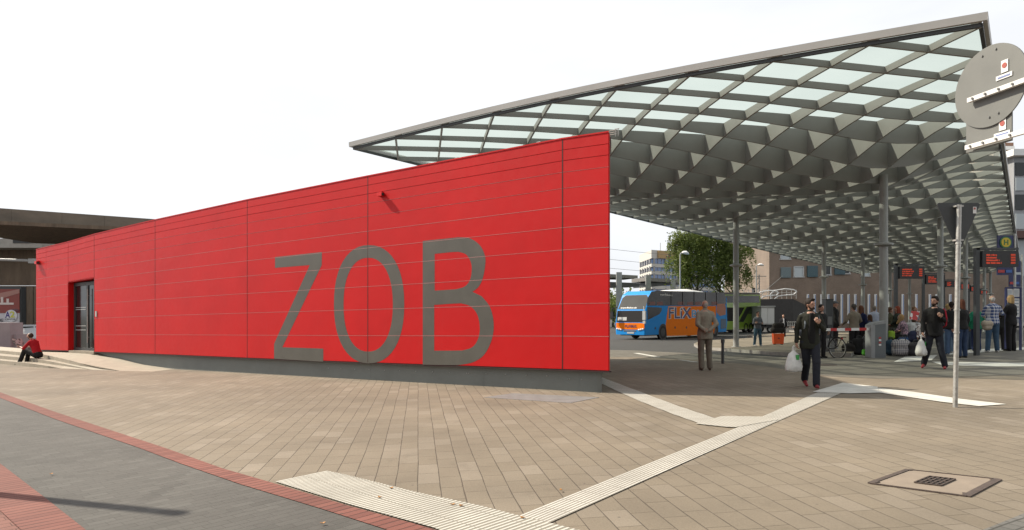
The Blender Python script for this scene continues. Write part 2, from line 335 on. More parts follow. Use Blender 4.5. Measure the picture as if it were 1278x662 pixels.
# ================================================================== SETTING
def struct(o): o['kind'] = 'structure'; return o
def sheet(name, outline, mat, lift, step=1.2, skirt=0., uvf=None, name_thing=None):
    """a paving sheet that follows the ground: outline in world XY, cut into small cells"""
    bm = bmesh.new(); vs_ = [bm.verts.new((p[0], p[1], 0)) for p in outline]; bm.faces.new(vs_)
    xs = [p[0] for p in outline]; ys = [p[1] for p in outline]
    for ax, lo, hi in ((0, min(xs), max(xs)), (1, min(ys), max(ys))):
        k = lo+step
        while k < hi-.01:
            co = (k, 0, 0) if ax == 0 else (0, k, 0); no = (1, 0, 0) if ax == 0 else (0, 1, 0)
            bmesh.ops.bisect_plane(bm, geom=bm.verts[:]+bm.edges[:]+bm.faces[:], plane_co=co, plane_no=no, dist=1e-5); k += step
    top = bm.faces[:]
    for v in bm.verts: v.co.z = G(v.co.x, v.co.y)+lift
    if skirt:
        be = [e for e in bm.edges if e.is_boundary]; r = bmesh.ops.extrude_edge_only(bm, edges=be)
        for v in [g for g in r['geom'] if isinstance(g, bmesh.types.BMVert)]: v.co.z -= skirt
    bmesh.ops.recalc_face_normals(bm, faces=bm.faces); me = bpy.data.meshes.new(name)
    if uvf:
        uvl = bm.loops.layers.uv.new('UVMap')
        for f_ in bm.faces:
            for lp in f_.loops: lp[uvl].uv = uvf(lp.vert.co.x, lp.vert.co.y)
    bm.to_mesh(me); bm.free(); me.materials.append(mat)
    if skirt: me.materials.append(M['kerb']); [setattr(p, 'material_index', 1) for p in me.polygons if abs(p.normal.z) < .5]
    else:
        for p in me.polygons:
            if p.normal.z < 0: p.flip()
    o = bpy.data.objects.new(name, me); COL.objects.link(o); return o
def uvdir(o, d):
    dx, dy = d; n = math.hypot(dx, dy); dx /= n; dy /= n
    return lambda x, y: ((x-o[0])*dx+(y-o[1])*dy, -(x-o[0])*dy+(y-o[1])*dx)
def px(*pts): return [tuple(gp(x, y).xy) for x, y in pts]
# ground: one sheet to the horizon, fine near the camera
gm = MB(); xs = [-1500, -600, -200, -100, -60]+list(range(-48, 49, 3))+[60, 100, 200, 600, 1500]; ys = [-300, -60, -20, -8, -3, 0]+list(range(2, 61, 2))+[70, 90, 120, 200, 500, 1400]
for y in ys:
    for x in xs: gm.vert((x, y, G(x, y)-.008))
nx = len(xs)
for j in range(len(ys)-1):
    for i in range(nx-1): gm.face([j*nx+i, j*nx+i+1, (j+1)*nx+i+1, (j+1)*nx+i])
struct(gm.build('ground', M['asphalt'], smooth=True))
def ppx(*pts): return [gp(x, y).xy for x, y in pts]
# plaza of tan pavers
edge_up = [(-13.6, 17.3)]+[tuple(p) for p in ppx((0, 490), (70, 515), (207, 560), (277, 585), (339, 603), (435, 632), (539, 660.5))]+[(1.4, 3.0), (3.2, 1.0)]
edge_lo = [(-14.0, 16.9)]+[tuple(p) for p in ppx((0, 497), (70, 524), (175, 560), (225, 579), (300, 605), (399, 635), (480, 661))]+[(1.05, 2.75), (2.85, .75)]
plaza = edge_up+[(9, 1.0), (20, 6), (20, 11.4)]+[tuple(gp(x, y).xy) for x, y in ((1278, 468), (1100, 473), (1035, 470), (960, 458), (880, 450), (800, 446), (757, 446))]+[(1.0, 21), (-8, 22), (-22, 34), (-45, 40), (-45, 30)]
struct(sheet('plaza_paving', plaza, M['tan'], .0, 1.5))
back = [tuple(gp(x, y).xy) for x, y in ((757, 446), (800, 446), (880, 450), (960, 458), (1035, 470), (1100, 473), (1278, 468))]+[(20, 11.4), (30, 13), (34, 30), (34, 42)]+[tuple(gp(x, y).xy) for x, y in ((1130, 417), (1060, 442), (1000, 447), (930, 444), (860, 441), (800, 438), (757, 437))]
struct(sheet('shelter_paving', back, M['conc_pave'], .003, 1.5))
struct(sheet('path_edging', edge_up+edge_lo[::-1], M['red_pave'], .005, 1.2))
inner = [(-16.5, 13.0)]+[tuple(gp(x, y).xy) for x, y in ((0, 579), (55, 621), (107, 662))]+[(-1.9, 3.2), (1.0, .6)]
struct(sheet('cycle_path', edge_lo+inner[::-1], M['grey_pave'], .0, 1.2))
inner2 = [(-17.0, 12.6)]+[tuple(p) for p in [(gp(0, 579).xy[0]-.30, gp(0, 579).xy[1]-.26), (gp(55, 621).xy[0]-.27, gp(55, 621).xy[1]-.25), (gp(107, 662).xy[0]-.24, gp(107, 662).xy[1]-.24)]]+[(-2.1, 3.0), (.8, .4)]
struct(sheet('path_edging', inner+inner2[::-1], M['red_pave'], .005, 1.2))
struct(sheet('pavement', inner2+[(-2, -3), (-20, -3), (-30, 8)], M['red_herr'], .0, 1.2))
struct(sheet('cobbled_strip', px((1222, 664), (1262, 648), (1300, 632), (1400, 660), (1330, 760), (1180, 720)), M['cobble'], .004, .6))
# guide paving for the blind
def guide(name, pts, mat, d, o, lift=.009): struct(sheet(name, px(*pts), mat, lift, .8, uvf=uvdir(gp(*o).xy, d)))
dm = gp(907, 540).xy-gp(647, 645).xy
guide('guide_paving', [(647, 645.5), (907, 540), (1020, 490.5), (1052, 490.5), (940, 540), (686, 654)], M['rib'], dm, (647, 645))
guide('guide_paving', [(343, 602.5), (407, 589), (430, 593.5), (520, 616), (600, 633), (650, 646), (686, 654.5), (740, 668), (735, 720), (640, 700), (541, 660.5), (435, 631)], M['rib_big'], (.72, -.69), (343, 602.5), .0125)
dl = gp(870, 523).xy-gp(752, 473).xy
guide('guide_paving', [(750, 471), (768, 478), (800, 490), (845, 507), (893, 523), (872, 529), (838, 517), (800, 502), (764, 486), (750, 479)], M['rib'], dl, (750, 471))
guide('guide_paving', [(868, 530), (901, 520.5), (950, 521), (972, 525), (918, 534.5), (905, 534)], M['dots'], dl, (868, 530), .0135)
guide('guide_paving', [(1014, 490), (1052, 478.5), (1095, 483.5), (1098, 491), (1060, 492)], M['plainw'], dm, (1014, 490), .0135)
guide('guide_paving', [(1096, 485), (1140, 490), (1200, 499), (1256, 505.5), (1222, 508), (1175, 502.5), (1098, 491)], M['plainw'], dm, (1096, 485), .0125)
guide('guide_paving', [(1129, 446), (1170, 443.5), (1163, 450), (1115, 452.5)], M['plainw'], dm, (1115, 452))
guide('guide_paving', [(1163, 452), (1240, 453), (1300, 454), (1300, 457.5), (1240, 458), (1175, 456)], M['plainw'], dm, (1163, 452))
guide('guide_paving', [(1175, 439), (1230, 436), (1300, 432.5), (1300, 436), (1230, 440), (1185, 443)], M['plainw'], dm, (1175, 439))
guide('painted_line', [(790, 441.2), (817, 446), (826, 446.2), (797, 441.0)], M['plainw'], dm, (790, 441))
guide('painted_line', [(845, 449.5), (865, 452.5), (874, 452.7), (853, 449.7)], M['plainw'], dm, (845, 449))
# raised boarding islands
isl = px((866, 432), (874, 428), (918, 425.5), (960, 422.5), (1020, 420.5), (1068, 421), (1090, 431), (1062, 446), (1000, 445.5), (960, 443), (905, 438.5), (872, 435.5))
struct(sheet('boarding_island', isl, M['island'], .13, 1.5, skirt=.16))
isl2 = px((932, 421), (975, 417.5), (1040, 416), (1095, 418), (1085, 419.6), (1030, 419.2), (985, 420.2), (945, 422))
struct(sheet('boarding_island', isl2, M['island'], .13, 2, skirt=.16))
isl3 = px((985, 414.2), (1040, 412.5), (1110, 412.5), (1110, 414.5), (1040, 415), (1000, 415.4))
struct(sheet('boarding_island', isl3, M['island'], .13, 3, skirt=.16))
# ------------------------------------------------------------------ raised terrace with fanning steps at the entrance
WR = Vector((1.83, 13.45, 0)); WLp = P(45, 407, 30.0); WL = Vector((WLp.x, WLp.y, 0)); WD = (WL-WR).normalized(); WN = Vector((-WD.y, WD.x, 0))
if WN.y > 0: WN = -WN                               # points at the viewer
def wallpt(x, y, off=0.):                          # photo point -> point on the facade plane
    o = WR+WN*off; dx, dy = (x-CX)/F, 1.0
    Y = (o.x*WD.y-o.y*WD.x)/(dx*WD.y-dy*WD.x); return P(x, y, Y)
def noses(y0, y1, h0, pts):                        # nose line of a step
    return [gp(x, y, h) for x, y, h in pts]
n1 = [gp(-95, 448.5, .15), gp(0, 450, .15), gp(36, 453.5, .145), gp(60, 457, .08), gp(76, 460, .0)]
n2 = [gp(-95, 441.5, .30), gp(0, 444, .30), gp(45, 448, .27), gp(80, 454.5, .14), gp(114, 461.5, .0)]
n3 = [gp(-95, 435, .45), gp(0, 437.5, .45), gp(53, 442.5, .40), gp(100, 453.5, .2), gp(150, 463, .0)]
tb = MB()
def strip(a, b):
    for i in range(len(a)-1): tb.poly([a[i], a[i+1], b[i+1], b[i]])
def ground_under(ps): return [Vector((p.x, p.y, G(p.x, p.y)-.05)) for p in ps]
def drop(ps, lo): return [Vector((p.x, p.y, min(p.z-.002, G(p.x, p.y)+l))) for p, l in zip(ps, lo)]
h1 = [.15, .15, .145, .08, 0]; h2 = [.30, .30, .27, .14, 0]
b1 = ground_under(n1); strip(b1, n1)
b2 = drop(n2, [.15, .15, .13, .06, -.01]); strip(n1, b2); strip(b2, n2)
b3 = drop(n3, [.30, .30, .26, .1, -.01]); strip(n2, b3); strip(b3, n3)
wb = [wallpt(45, 437.5, .0)+Vector((-9, 6.5, 0)), wallpt(45, 437.5, 0), wallpt(85, 438.6, 0), wallpt(117, 440, 0), wallpt(150, 447, 0), wallpt(181, 455.3, 0), wallpt(217, 460.6, 0)]
wb = [p-WN*.3 for p in wb]
top = [n3[0], n3[1], n3[2], gp(75, 447, .32), n3[3], gp(125, 459, .08), n3[4]]
mid = [a.lerp(b, .5) for a, b in zip(top, wb)]; strip(top, mid); strip(mid, wb)
end = gp(190, 464, .002); tb.poly([top[-1], end, wb[-1]])
tag(tb.build('entrance_terrace', M['step']), 'pale stone terrace with three fanning steps at the red building entrance', 'steps')
# ------------------------------------------------------------------ RED BUILDING
bld = thing('terminal_building', 'long bright red metal clad pavilion with grey ZOB lettering', 'building', (WR.x, WR.y, G(WR.x, WR.y)))
seamx = [45, 57.5, 85, 117.5, 193.5, 308.5, 459, 702, 760]
topy = {45: 312, 57.5: 309, 85: 302.5, 117.5: 293, 193.5: 275, 308.5: 250, 459: 220.5, 702: 174, 760: 165.5}
boty = {45: 436.8, 57.5: 437, 85: 437.8, 117.5: 439.2, 193.5: 442, 308.5: 446.8, 459: 452.5, 702: 461, 760: 463}
cum = [0, 43, 85, 122, 155, 184, 211, 235, 256, 271, 285, 299]; fr = [c/299 for c in cum]
PR = .10                                           # cladding stands this far in front of the structural wall
def wp2(x, f_, off):                               # facade column x, height fraction f_
    a = wallpt(x, topy[x], PR); b = wallpt(x, boty[x], PR); return b.lerp(a, f_)+WN*(off-PR) if off != PR else b.lerp(a, f_)
clad = MB(); gap = .012; ch = .003
for a, b in zip(seamx[:-1], seamx[1:]):
    if a == 45: vg0 = vg1 = .0
    for r_ in range(11):
        f0, f1 = fr[r_], fr[r_+1]
        if a == 85:
            if f1 <= .62: continue
            f0 = max(f0, .628)
        q = [wp2(a, f0, PR), wp2(b, f0, PR), wp2(b, f1, PR), wp2(a, f1, PR)]
        d = (q[1]-q[0]).normalized(); g_ = .003
        gv = .004 if a in (45, 57.5) else .011; g_ = .003
        q = [q[0]+d*gv+Vector((0, 0, g_)), q[1]-d*gv+Vector((0, 0, g_)), q[2]-d*gv-Vector((0, 0, g_)), q[3]+d*gv-Vector((0, 0, g_))]
        c_ = sum(q, Vector())/4
        fr_ = [p+(Vector((0, 0, .002)) if p.z < c_.z else Vector((0, 0, -ch)))+(d*.003 if (p-c_).dot(d) < 0 else -d*.003) for p in q]
        bk = [p-WN*.016 for p in q]; bb = [p-WN*.035 for p in q]
        iq = [clad.vert(p) for p in fr_]; ib = [clad.vert(p) for p in bk]; ic = [clad.vert(p) for p in bb]; clad.face(iq)
        for k in range(4):
            clad.face([iq[k], ib[k], ib[(k+1) % 4], iq[(k+1) % 4]]); clad.face([ib[k], ic[k], ic[(k+1) % 4], ib[(k+1) % 4]])
clad.build('cladding', M['red'], bld, True)
for r_ in range(1, 9):                             # pale joint strips with the edge highlight painted in, proud of the panels
    for a, b in ((45, 85), (117.5, 760)) if fr[r_] < .63 else ((45, 760),):
        m = MB(); p0, p1 = wp2(a, fr[r_], PR+.006), wp2(b, fr[r_], PR+.006)
        for c0, c1 in zip([x for x in seamx if a <= x < b], [x for x in seamx if a < x <= b]): m.bar(wp2(c0, fr[r_], PR-.0005), wp2(c1, fr[r_], PR-.0005), .006, .006 if r_ < 7 else .0035)
        m.build('joint_highlight', M['joint'], bld, True)
# structural wall with the door opening, flat roof and the three hidden sides
bw = MB()
def quad(a, b, ga, gb, off=.0):                    # wall piece between columns with bottoms/tops as fractions
    p = [wp2(a, ga[0], off), wp2(b, ga[0], off), wp2(b, ga[1], off), wp2(a, ga[1], off)]; bw.slab(p, Vector((-.02, .25, 0)))
for a, b in zip(seamx[:-1], seamx[1:]):
    quad(a, b, (.63 if a == 85 else 0.0, .995), None, .055)
bw.build('wall', M['joint'], bld, True)
for x in (117.5, 193.5, 308.5, 459, 702):
    m = MB(); m.slab([wp2(x, .0, PR)+WD*.008, wp2(x, .0, PR)-WD*.008, wp2(x, .995, PR)-WD*.008, wp2(x, .995, PR)+WD*.008], WN*.003); m.build('vertical_seam', M['darkred'], bld, True)
RB = wp2(760, 0, PR); RT = wp2(760, 1, PR); LB = wp2(45, 0, PR); LT = wp2(45, 1, PR)
r2 = Vector((1.0, 9.3, 0)); l2 = Vector((4.6, 7.0, .1)); side = MB()
side.slab([RB+WN*-.02, RB+r2, RT+r2, RT+WN*-.02], WD*.12)
side.slab([LB+WN*-.01, LB+l2, LT+l2, LT+WN*-.01], -WD*.12)
side.slab([RB+r2, LB+l2, LT+l2, RT+r2], Vector((0, -.12, 0))); side.build('side_wall', M['red'], bld, True)
rf = MB(); tops = [wp2(x, .985, .0) for x in seamx]; bk2 = [(LT+l2).lerp(RT+r2, (x-45)/(760-45))-Vector((0, 0, .12)) for x in seamx]
for i in range(len(seamx)-1): rf.slab([tops[i], tops[i+1], bk2[i+1], bk2[i]], (0, 0, -.2))
rf.build('roof', M['midgrey'], bld, True)
cop = MB()
for a, b in zip(seamx[:-1], seamx[1:]): cop.slab([wp2(a, 1.0, PR+.01), wp2(b, 1.0, PR+.01), wp2(b, 1.0, PR+.01)+Vector((0, .2, 0)), wp2(a, 1.0, PR+.01)+Vector((0, .2, 0))], (0, 0, .03))
cop.build('coping', M['red'], bld, True)
# plinth
pl = MB(); pxs = [120, 150, 181, 217, 260, 320, 400, 463, 530, 604, 680, 723, 751]; pyb = [438.5, 448, 455.6, 461, 465, 469, 473.2, 476.5, 480, 484.5, 487.5, 490, 491.5]
def boti(x):
    for a, b in zip(seamx[:-1], seamx[1:]):
        if a <= x <= b: t = (x-a)/(b-a); return boty[a]*(1-t)+boty[b]*t
for i in range(len(pxs)-1):
    a, b = pxs[i], pxs[i+1]; q = []
    for x, y in ((a, pyb[i]+1.5), (b, pyb[i+1]+1.5), (b, boti(b)-4), (a, boti(a)-4)): q.append(wallpt(x, y, -.03))
    d = (q[1]-q[0]).normalized(); g_ = .004 if b in (463, 604, 723, 320) else 0
    q[1] -= d*g_; q[2] -= d*g_; pl.slab(q, Vector((-.02, .2, 0)))
plo = pl.build('plinth', M['plinth'], bld, True)
pe = MB(); e0 = wallpt(751, 494, -.03); e1 = wallpt(751, 460, -.03); pe.slab([e0-WN*.01, e1-WN*.01, e1+r2, e0+r2], (-.1, 0, 0)); pe.build('plinth_end', M['plinth'], bld, True)
for i, x in enumerate((410, 426, 443, 461, 480, 499, 519, 540, 561, 582.5, 585, 607, 631, 657, 683, 708.5, 711, 726)):
    c = wallpt(x, boti(x)+(9 if x < 700 else 12), -.03); bo = MB(); bo.capsule(c, c+WN*.012, .014, .010, 8); bo.build('bolt', M['lightgrey'], plo, True)
# dark strip painted as the soffit shadow under the cladding
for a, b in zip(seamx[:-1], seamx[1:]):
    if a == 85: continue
    sf = MB(); sf.bar(wp2(a, -.004, PR-.055), wp2(b, -.004, PR-.055), .1, .03); sf.build('soffit_shadow_strip', M['darkred'], bld, True)
# door in its recess
dr = MB(); dep = WN*-.75
def dpt(x, y, o): return wallpt(x, y, PR)+o
jm = MB(); A0 = wp2(85, 0, PR); A1 = wp2(85, .628, PR); B0 = wp2(117.5, 0, PR); B1 = wp2(117.5, .628, PR)
jm.slab([A0, A1, A1+dep, A0+dep], WD*.05); jm.slab([B0, B1, B1+dep, B0+dep], -WD*.05); jm.slab([A1, B1, B1+dep, A1+dep], (0, 0, .05)); jm.build('door_reveal', M['red'], bld, True)
door = MB(); o = dep*.28; du = (B0-A0).normalized(); W_ = (B0-A0).length; H_ = A1.z-A0.z-.02
def dq(u0, u1, z0, z1, th=.06, off=0.): 
    b0 = A0+o+WN*off; p = [b0+du*(u0*W_)+Vector((0, 0, z0*H_)), b0+du*(u1*W_)+Vector((0, 0, z0*H_)), b0+du*(u1*W_)+Vector((0, 0, z1*H_)), b0+du*(u0*W_)+Vector((0, 0, z1*H_))]; return p
fm = MB()
for q in ((0, .06, 0, 1), (.94, 1, 0, 1), (.50, .56, 0, 1), (.06, .5, .95, 1), (.56, .94, .95, 1), (.06, .5, 0, .045), (.56, .94, 0, .045)): fm.slab(dq(*q), WN*-.08)
dof = fm.build('door', M['darkgrey'], bld, True)
gl = MB(); gl.slab(dq(.06, .5, .045, .95, off=-.03), WN*-.02); gl.slab(dq(.56, .94, .045, .95, off=-.03), WN*-.02); gl.build('door_glass', M['glass'], dof, True)
for z in (.30, .36, .60, .63): st_ = MB(); st_.slab(dq(.08, .48, z, z+.008, off=.004), WN*-.004); st_.build('glass_stripe', M['lightgrey'], dof, True)
hd = MB(); hp = dq(.60, .60, .12, .9, off=.06); hd.tube(hp[0], hp[2], .018); hd.bar(dq(.6, .6, .2, .2, off=-.0)[0], dq(.6, .6, .2, .2, off=.06)[0], .02); hd.bar(dq(.6, .6, .8, .8, off=0)[0], dq(.6, .6, .8, .8, off=.06)[0], .02); hd.build('handle', M['galv'], dof, True)
ic = MB(); c = wallpt(119.5, 392, PR+.03); ic.slab([c+WD*.05+Vector((0, 0, -.11)), c-WD*.05+Vector((0, 0, -.11)), c-WD*.05+Vector((0, 0, .11)), c+WD*.05+Vector((0, 0, .11))], WN*-.035); ic.build('intercom', M['lightgrey'], bld, True)
th_ = MB(); th_.slab([A0+du*.05+Vector((0, 0, -.10)), B0-du*.05+Vector((0, 0, -.10)), B0+dep-du*.05+Vector((0, 0, -.10)), A0+dep+du*.05+Vector((0, 0, -.10))], (0, 0, .11)); th_.build('threshold', M['step'], bld, True)
def wallcam(x, y, s=1.):
    c = wallpt(x, y, PR); m = MB(); m.box(c+WN*.04, (.10*s, .08, .10*s), math.atan2(WD.y, WD.x)); m.bar(c+WN*.03, c+WN*.07, .035*s, .035*s)
    m.bar(c+WN*.075+WD*.06*s, c+WN*.10-WD*.11*s+Vector((0, 0, -.02)), .075*s, .075*s); cm = m.build('security_camera', M['red'], bld, True)
    k = MB(); k.tube(c+WN*.10-WD*.10*s+Vector((0, 0, -.02)), c+WN*.103-WD*.125*s+Vector((0, 0, -.023)), .032*s); k.build('lens', M['black'], cm, True)
wallcam(477, 243, 1.15); wallcam(48.5, 328, 1.7)
# ZOB letters, outlines read off the facade, painted as 4 mm thick plates
def wl(x, y): p = wallpt(x, y, PR+.0013); return ((p-WR).dot(-WD), p.z)   # x grows to the right
def smooth_loop(pts, n=6):
    out_ = []; N = len(pts)
    for i in range(N):
        p0, p1, p2, p3 = pts[i-1], pts[i], pts[(i+1) % N], pts[(i+2) % N]
        for k in range(n):
            t = k/n; out_.append(tuple(.5*((2*p1[a])+(-p0[a]+p2[a])*t+(2*p0[a]-5*p1[a]+4*p2[a]-p3[a])*t*t+(-p0[a]+3*p1[a]-3*p2[a]+p3[a])*t**3) for a in (0, 1)))
    return out_
def open_curve(pts, n=5):
    o_ = []
    for i in range(len(pts)-1):
        p0, p1, p2, p3 = pts[max(0, i-1)], pts[i], pts[i+1], pts[min(len(pts)-1, i+2)]
        for k in range(n):
            t = k/n; o_.append(tuple(.5*((2*p1[a])+(-p0[a]+p2[a])*t+(2*p0[a]-5*p1[a]+4*p2[a]-p3[a])*t*t+(-p0[a]+3*p1[a]-3*p2[a]+p3[a])*t**3) for a in (0, 1)))
    return o_+[pts[-1]]
k_ = 3.483
def lz(p, ox=330): return (ox+p[0]/k_, 280+p[1]/k_)
Zl = [(46, 143), (250, 121), (249, 178), (78, 535), (256, 541), (256, 598), (42, 585), (42, 520), (197, 178), (46, 190)]
def oval(cx, cy, rx, ry, tilt, n=48, e=2.25):
    r = []
    for i in range(n):
        a = 2*math.pi*i/n; c, s_ = math.cos(a), math.sin(a); x = rx*math.copysign(abs(c)**(2/e), c); y = ry*math.copysign(abs(s_)**(2/e), s_); r.append((cx+x, cy+y+tilt*x)); 
    return r
Oo = oval(455, 348, 153, 257, .0); Oi = oval(451, 350, 107, 204, .0)
Bo = [(96, 73)]+open_curve([(250, 57), (300, 61), (343, 90), (366, 135), (368, 175), (357, 235), (338, 273), (312, 294)])+open_curve([(352, 313), (388, 360), (404, 425), (398, 495), (365, 565), (315, 600), (250, 613)])+[(96, 611)]
Bi1 = [(148, 129), (215, 122)]+open_curve([(250, 120), (283, 131), (303, 160), (309, 195), (302, 240), (280, 270), (240, 283)])+[(148, 289)]
Bi2 = [(146, 351), (220, 346)]+open_curve([(262, 344), (303, 357), (333, 393), (344, 450), (336, 500), (311, 535), (268, 549)])+[(146, 550)]
for nm, loops, ox in (('Z', [Zl], 330), ('O', [Oo, Oi], 330), ('B', [Bo, Bi1, Bi2], 500)):
    v, f_ = shape_geo([[wl(*lz(p, ox)) for p in lp] for lp in loops], .0012); m = MB(); o0 = WR+WN*(PR+.0013)
    m.add([Vector((o0.x, o0.y, 0))-WD*p[0]+Vector((0, 0, p[1]))+WN*p[2] for p in v], f_)
    lo = m.build('letter', M['letter'], bld, True); lo['label'] = 'large dark grey painted letter '+nm
# low cable rail on the roof edge
rl = MB(); rp = [wp2(459, 1, -.25).lerp(wp2(702, 1, -.25), t) for t in (.46, .86)]+[wp2(760, 1, -.25)]
for p in rp:
    for d in (-.03, .03): rl.bar(p+WD*d, p+WD*d+Vector((0, 0, .15)), .012)
    rl.bar(p+Vector((0, 0, .15))-WD*.05, p+Vector((0, 0, .15))+WD*.05, .02, .012)
for z in (.05, .09, .13):
    for a, b in zip(rp[:-1], rp[1:]): rl.tube(a+Vector((0, 0, z)), b+Vector((0, 0, z)), .004, seg=6)
rl.build('roof_cable_rail', M['galv'], bld, True)
# ------------------------------------------------------------------ CANOPY
CA = Vector((9.2, 13.1, 0)); UD = Vector((.61, .79, 0)); VD = Vector((-14.6, 9.65, 0)).normalized(); CW = 17.5; NB = 9; BW = CW/NB; RD = 1.02; NR = 42; CL = 2*RD*NR; ZT = 7.42
cols = [(10.6, 3.25), (24, 2.75), (37.2, 2.5), (50.5, 2.6), (64, 2.6), (77.5, 2.6), (17.7, 10.7), (31.2, 9.7), (44.7, 9.8), (58.2, 9.8), (71.7, 9.8)]
bumps = [(u, v, .86) for u, v in cols]+[(7.5, 11, .9), (9.5, 7, .35)]
def zt(u, v): return ZT+.22*math.sin(math.pi*min(1, max(0, v/CW)))
def dep_(u, v):
    s_ = 0
    for a, b, h in bumps: s_ += h*math.exp(-((u-a)/4.3)**2-((v-b)/4.8)**2)
    s_ = min(1.0, s_)
    return .17+(s_+.22)*sstep(-.5, 4.0, min(v, CW-v, CL-u))*sstep(.8, 11.3, u)
def cpt(u, v, z): p = CA+UD*u+VD*v; return Vector((p.x, p.y, z))
can = thing('bus_station_canopy', 'huge undulating steel lattice canopy with frosted glass roof over the bus station', 'canopy', (CA.x, CA.y, G(CA.x, CA.y)))
def beam(pts, m=None):                             # pts: list of (u, v)
    own = m is None; m = m or MB(); a = cpt(*pts[0], 0); b = cpt(*pts[-1], 0); n = Vector((0, 0, 1)).cross((b-a).normalized())*.028; prev = None
    for u, v in pts:
        z1 = zt(u, v)-.02; z0 = zt(u, v)-dep_(u, v); q = [m.vert(cpt(u, v, z0)-n), m.vert(cpt(u, v, z0)+n), m.vert(cpt(u, v, z1)+n), m.vert(cpt(u, v, z1)-n)]
        if prev:
            for k in range(4): m.face([prev[k], prev[(k+1) % 4], q[(k+1) % 4], q[k]])
        else: m.face(q[::-1])
        prev = q
    m.face(prev)
    if own: m.build('lattice_beam', M['beam'], can, True)
allb = []
for sg in (1, -1):
    for a in range(-NR, NB+NR+1):
        pts = []; k = 0
        while k <= 2*NR:
            u = k*RD; v = a*BW+sg*u*BW/(2*RD)
            if -1e-6 <= v <= CW+1e-6: pts.append((u, v))
            k += 1
        if len(pts) >= 2:
            fine = []
            for (u0, v0), (u1, v1) in zip(pts[:-1], pts[1:]): fine += [(u0, v0), ((u0+u1)/2, (v0+v1)/2)]
            fine.append(pts[-1]); allb.append(fine)
allb.sort(key=lambda f: (cpt(*f[0], 0).length+cpt(*f[-1], 0).length)/2-len(f)*.5)
for f in allb[:100]: beam(f)
rest = MB(); [beam(f, rest) for f in allb[100:]]; tag(rest.build('lattice_beam', M['beam'], can, True), kind='stuff')
gr = MB(); NU, NV = 74, 9; uvv = []
for i in range(NU+1):
    for j in range(NV+1): gr.vert(cpt(CL*i/NU, CW*j/NV, zt(0, CW*j/NV)+.01))
for i in range(NU):
    for j in range(NV):
        a = i*(NV+1)+j; gr.face([a, a+NV+1, a+NV+2, a+1])
gr.build('glass_roof', M['roofglass'], can, True)
gb = MB()
for a in range(NB+1): 
    for k in range(1): pass
for (uv0, uv1, seg) in (((0, 0), (0, CW), 12), ((0, CW), (CL, CW), 20), ((CL, CW), (CL, 0), 12), ((CL, 0), (0, 0), 20)):
    m = MB(); d_ = (cpt(*uv1, 0)-cpt(*uv0, 0)).normalized(); nn = Vector((d_.y, -d_.x, 0)); cen = cpt(CL/2, CW/2, 0)
    if nn.dot(cen-cpt(*uv0, 0)) > 0: nn = -nn
    prev = None
    for i in range(seg+1):
        t = i/seg; u = uv0[0]*(1-t)+uv1[0]*t; v = uv0[1]*(1-t)+uv1[1]*t; z = zt(u, v); ext = (d_*.11 if i == seg else (-d_*.11 if i == 0 else Vector()))
        q = [m.vert(cpt(u, v, zz)+nn*o_+ext*(1 if o_ > .05 else 0)) for o_, zz in ((.035, z-.08), (.11, z-.08), (.12, z+.075), (.035, z+.075))]
        if prev:
            for k in range(4): m.face([prev[k], prev[(k+1) % 4], q[(k+1) % 4], q[k]])
        else: m.face(q[::-1])
        prev = q
    m.face(prev); eb = m.build('edge_beam', M['fascia'], can, True)
    m = MB()
    for i in range(seg):
        t0, t1 = i/seg, (i+1)/seg; a = cpt(uv0[0]*(1-t0)+uv1[0]*t0, uv0[1]*(1-t0)+uv1[1]*t0, 0); b = cpt(uv0[0]*(1-t1)+uv1[0]*t1, uv0[1]*(1-t1)+uv1[1]*t1, 0)
        va, vb = uv0[1]*(1-t0)+uv1[1]*t0, uv0[1]*(1-t1)+uv1[1]*t1; a.z = zt(0, va)-.125; b.z = zt(0, vb)-.125; m.bar(a, b, .07, .08)
    m.build('edge_flange', M['darkgrey'], eb, True)
for i, (u, v) in enumerate(cols):
    c = cpt(u, v, 0); z0 = G(c.x, c.y)+.0; m = MB(); top_ = zt(u, v)-dep_(u, v)+.25; m.tube((c.x, c.y, z0), (c.x, c.y, top_), .135, .135, 24); 
    cm = m.build('column', M['steel'], can, True, True); k = MB(); zc = 4.05; k.tube((c.x, c.y, zc), (c.x, c.y, zc+.06), .30, .30, 24); k.tube((c.x, c.y, zc-.05), (c.x, c.y, zc), .16, .28, 24); k.tube((c.x, c.y, zc+.06), (c.x, c.y, zc+.10), .28, .16, 24)
    k.build('collar', M['steel'], cm, True, True)
    k = MB(); k.tube((c.x, c.y, z0+.13), (c.x, c.y, z0+.16), .22, .22, 20); k.build('base_plate', M['steel'], cm, True)
# ================================================================== BACKGROUND
def pbox(m, x0, y0, x1, y1, Y, depth, mi=None):    # box whose front face fills the photo rectangle at distance Y
    a, b = P(x0, y1, Y), P(x1, y0, Y); c = (a+b)/2; m.box((c.x, Y+depth/2, c.z), (b.x-a.x, depth, b.z-a.z), 0, mi); return m
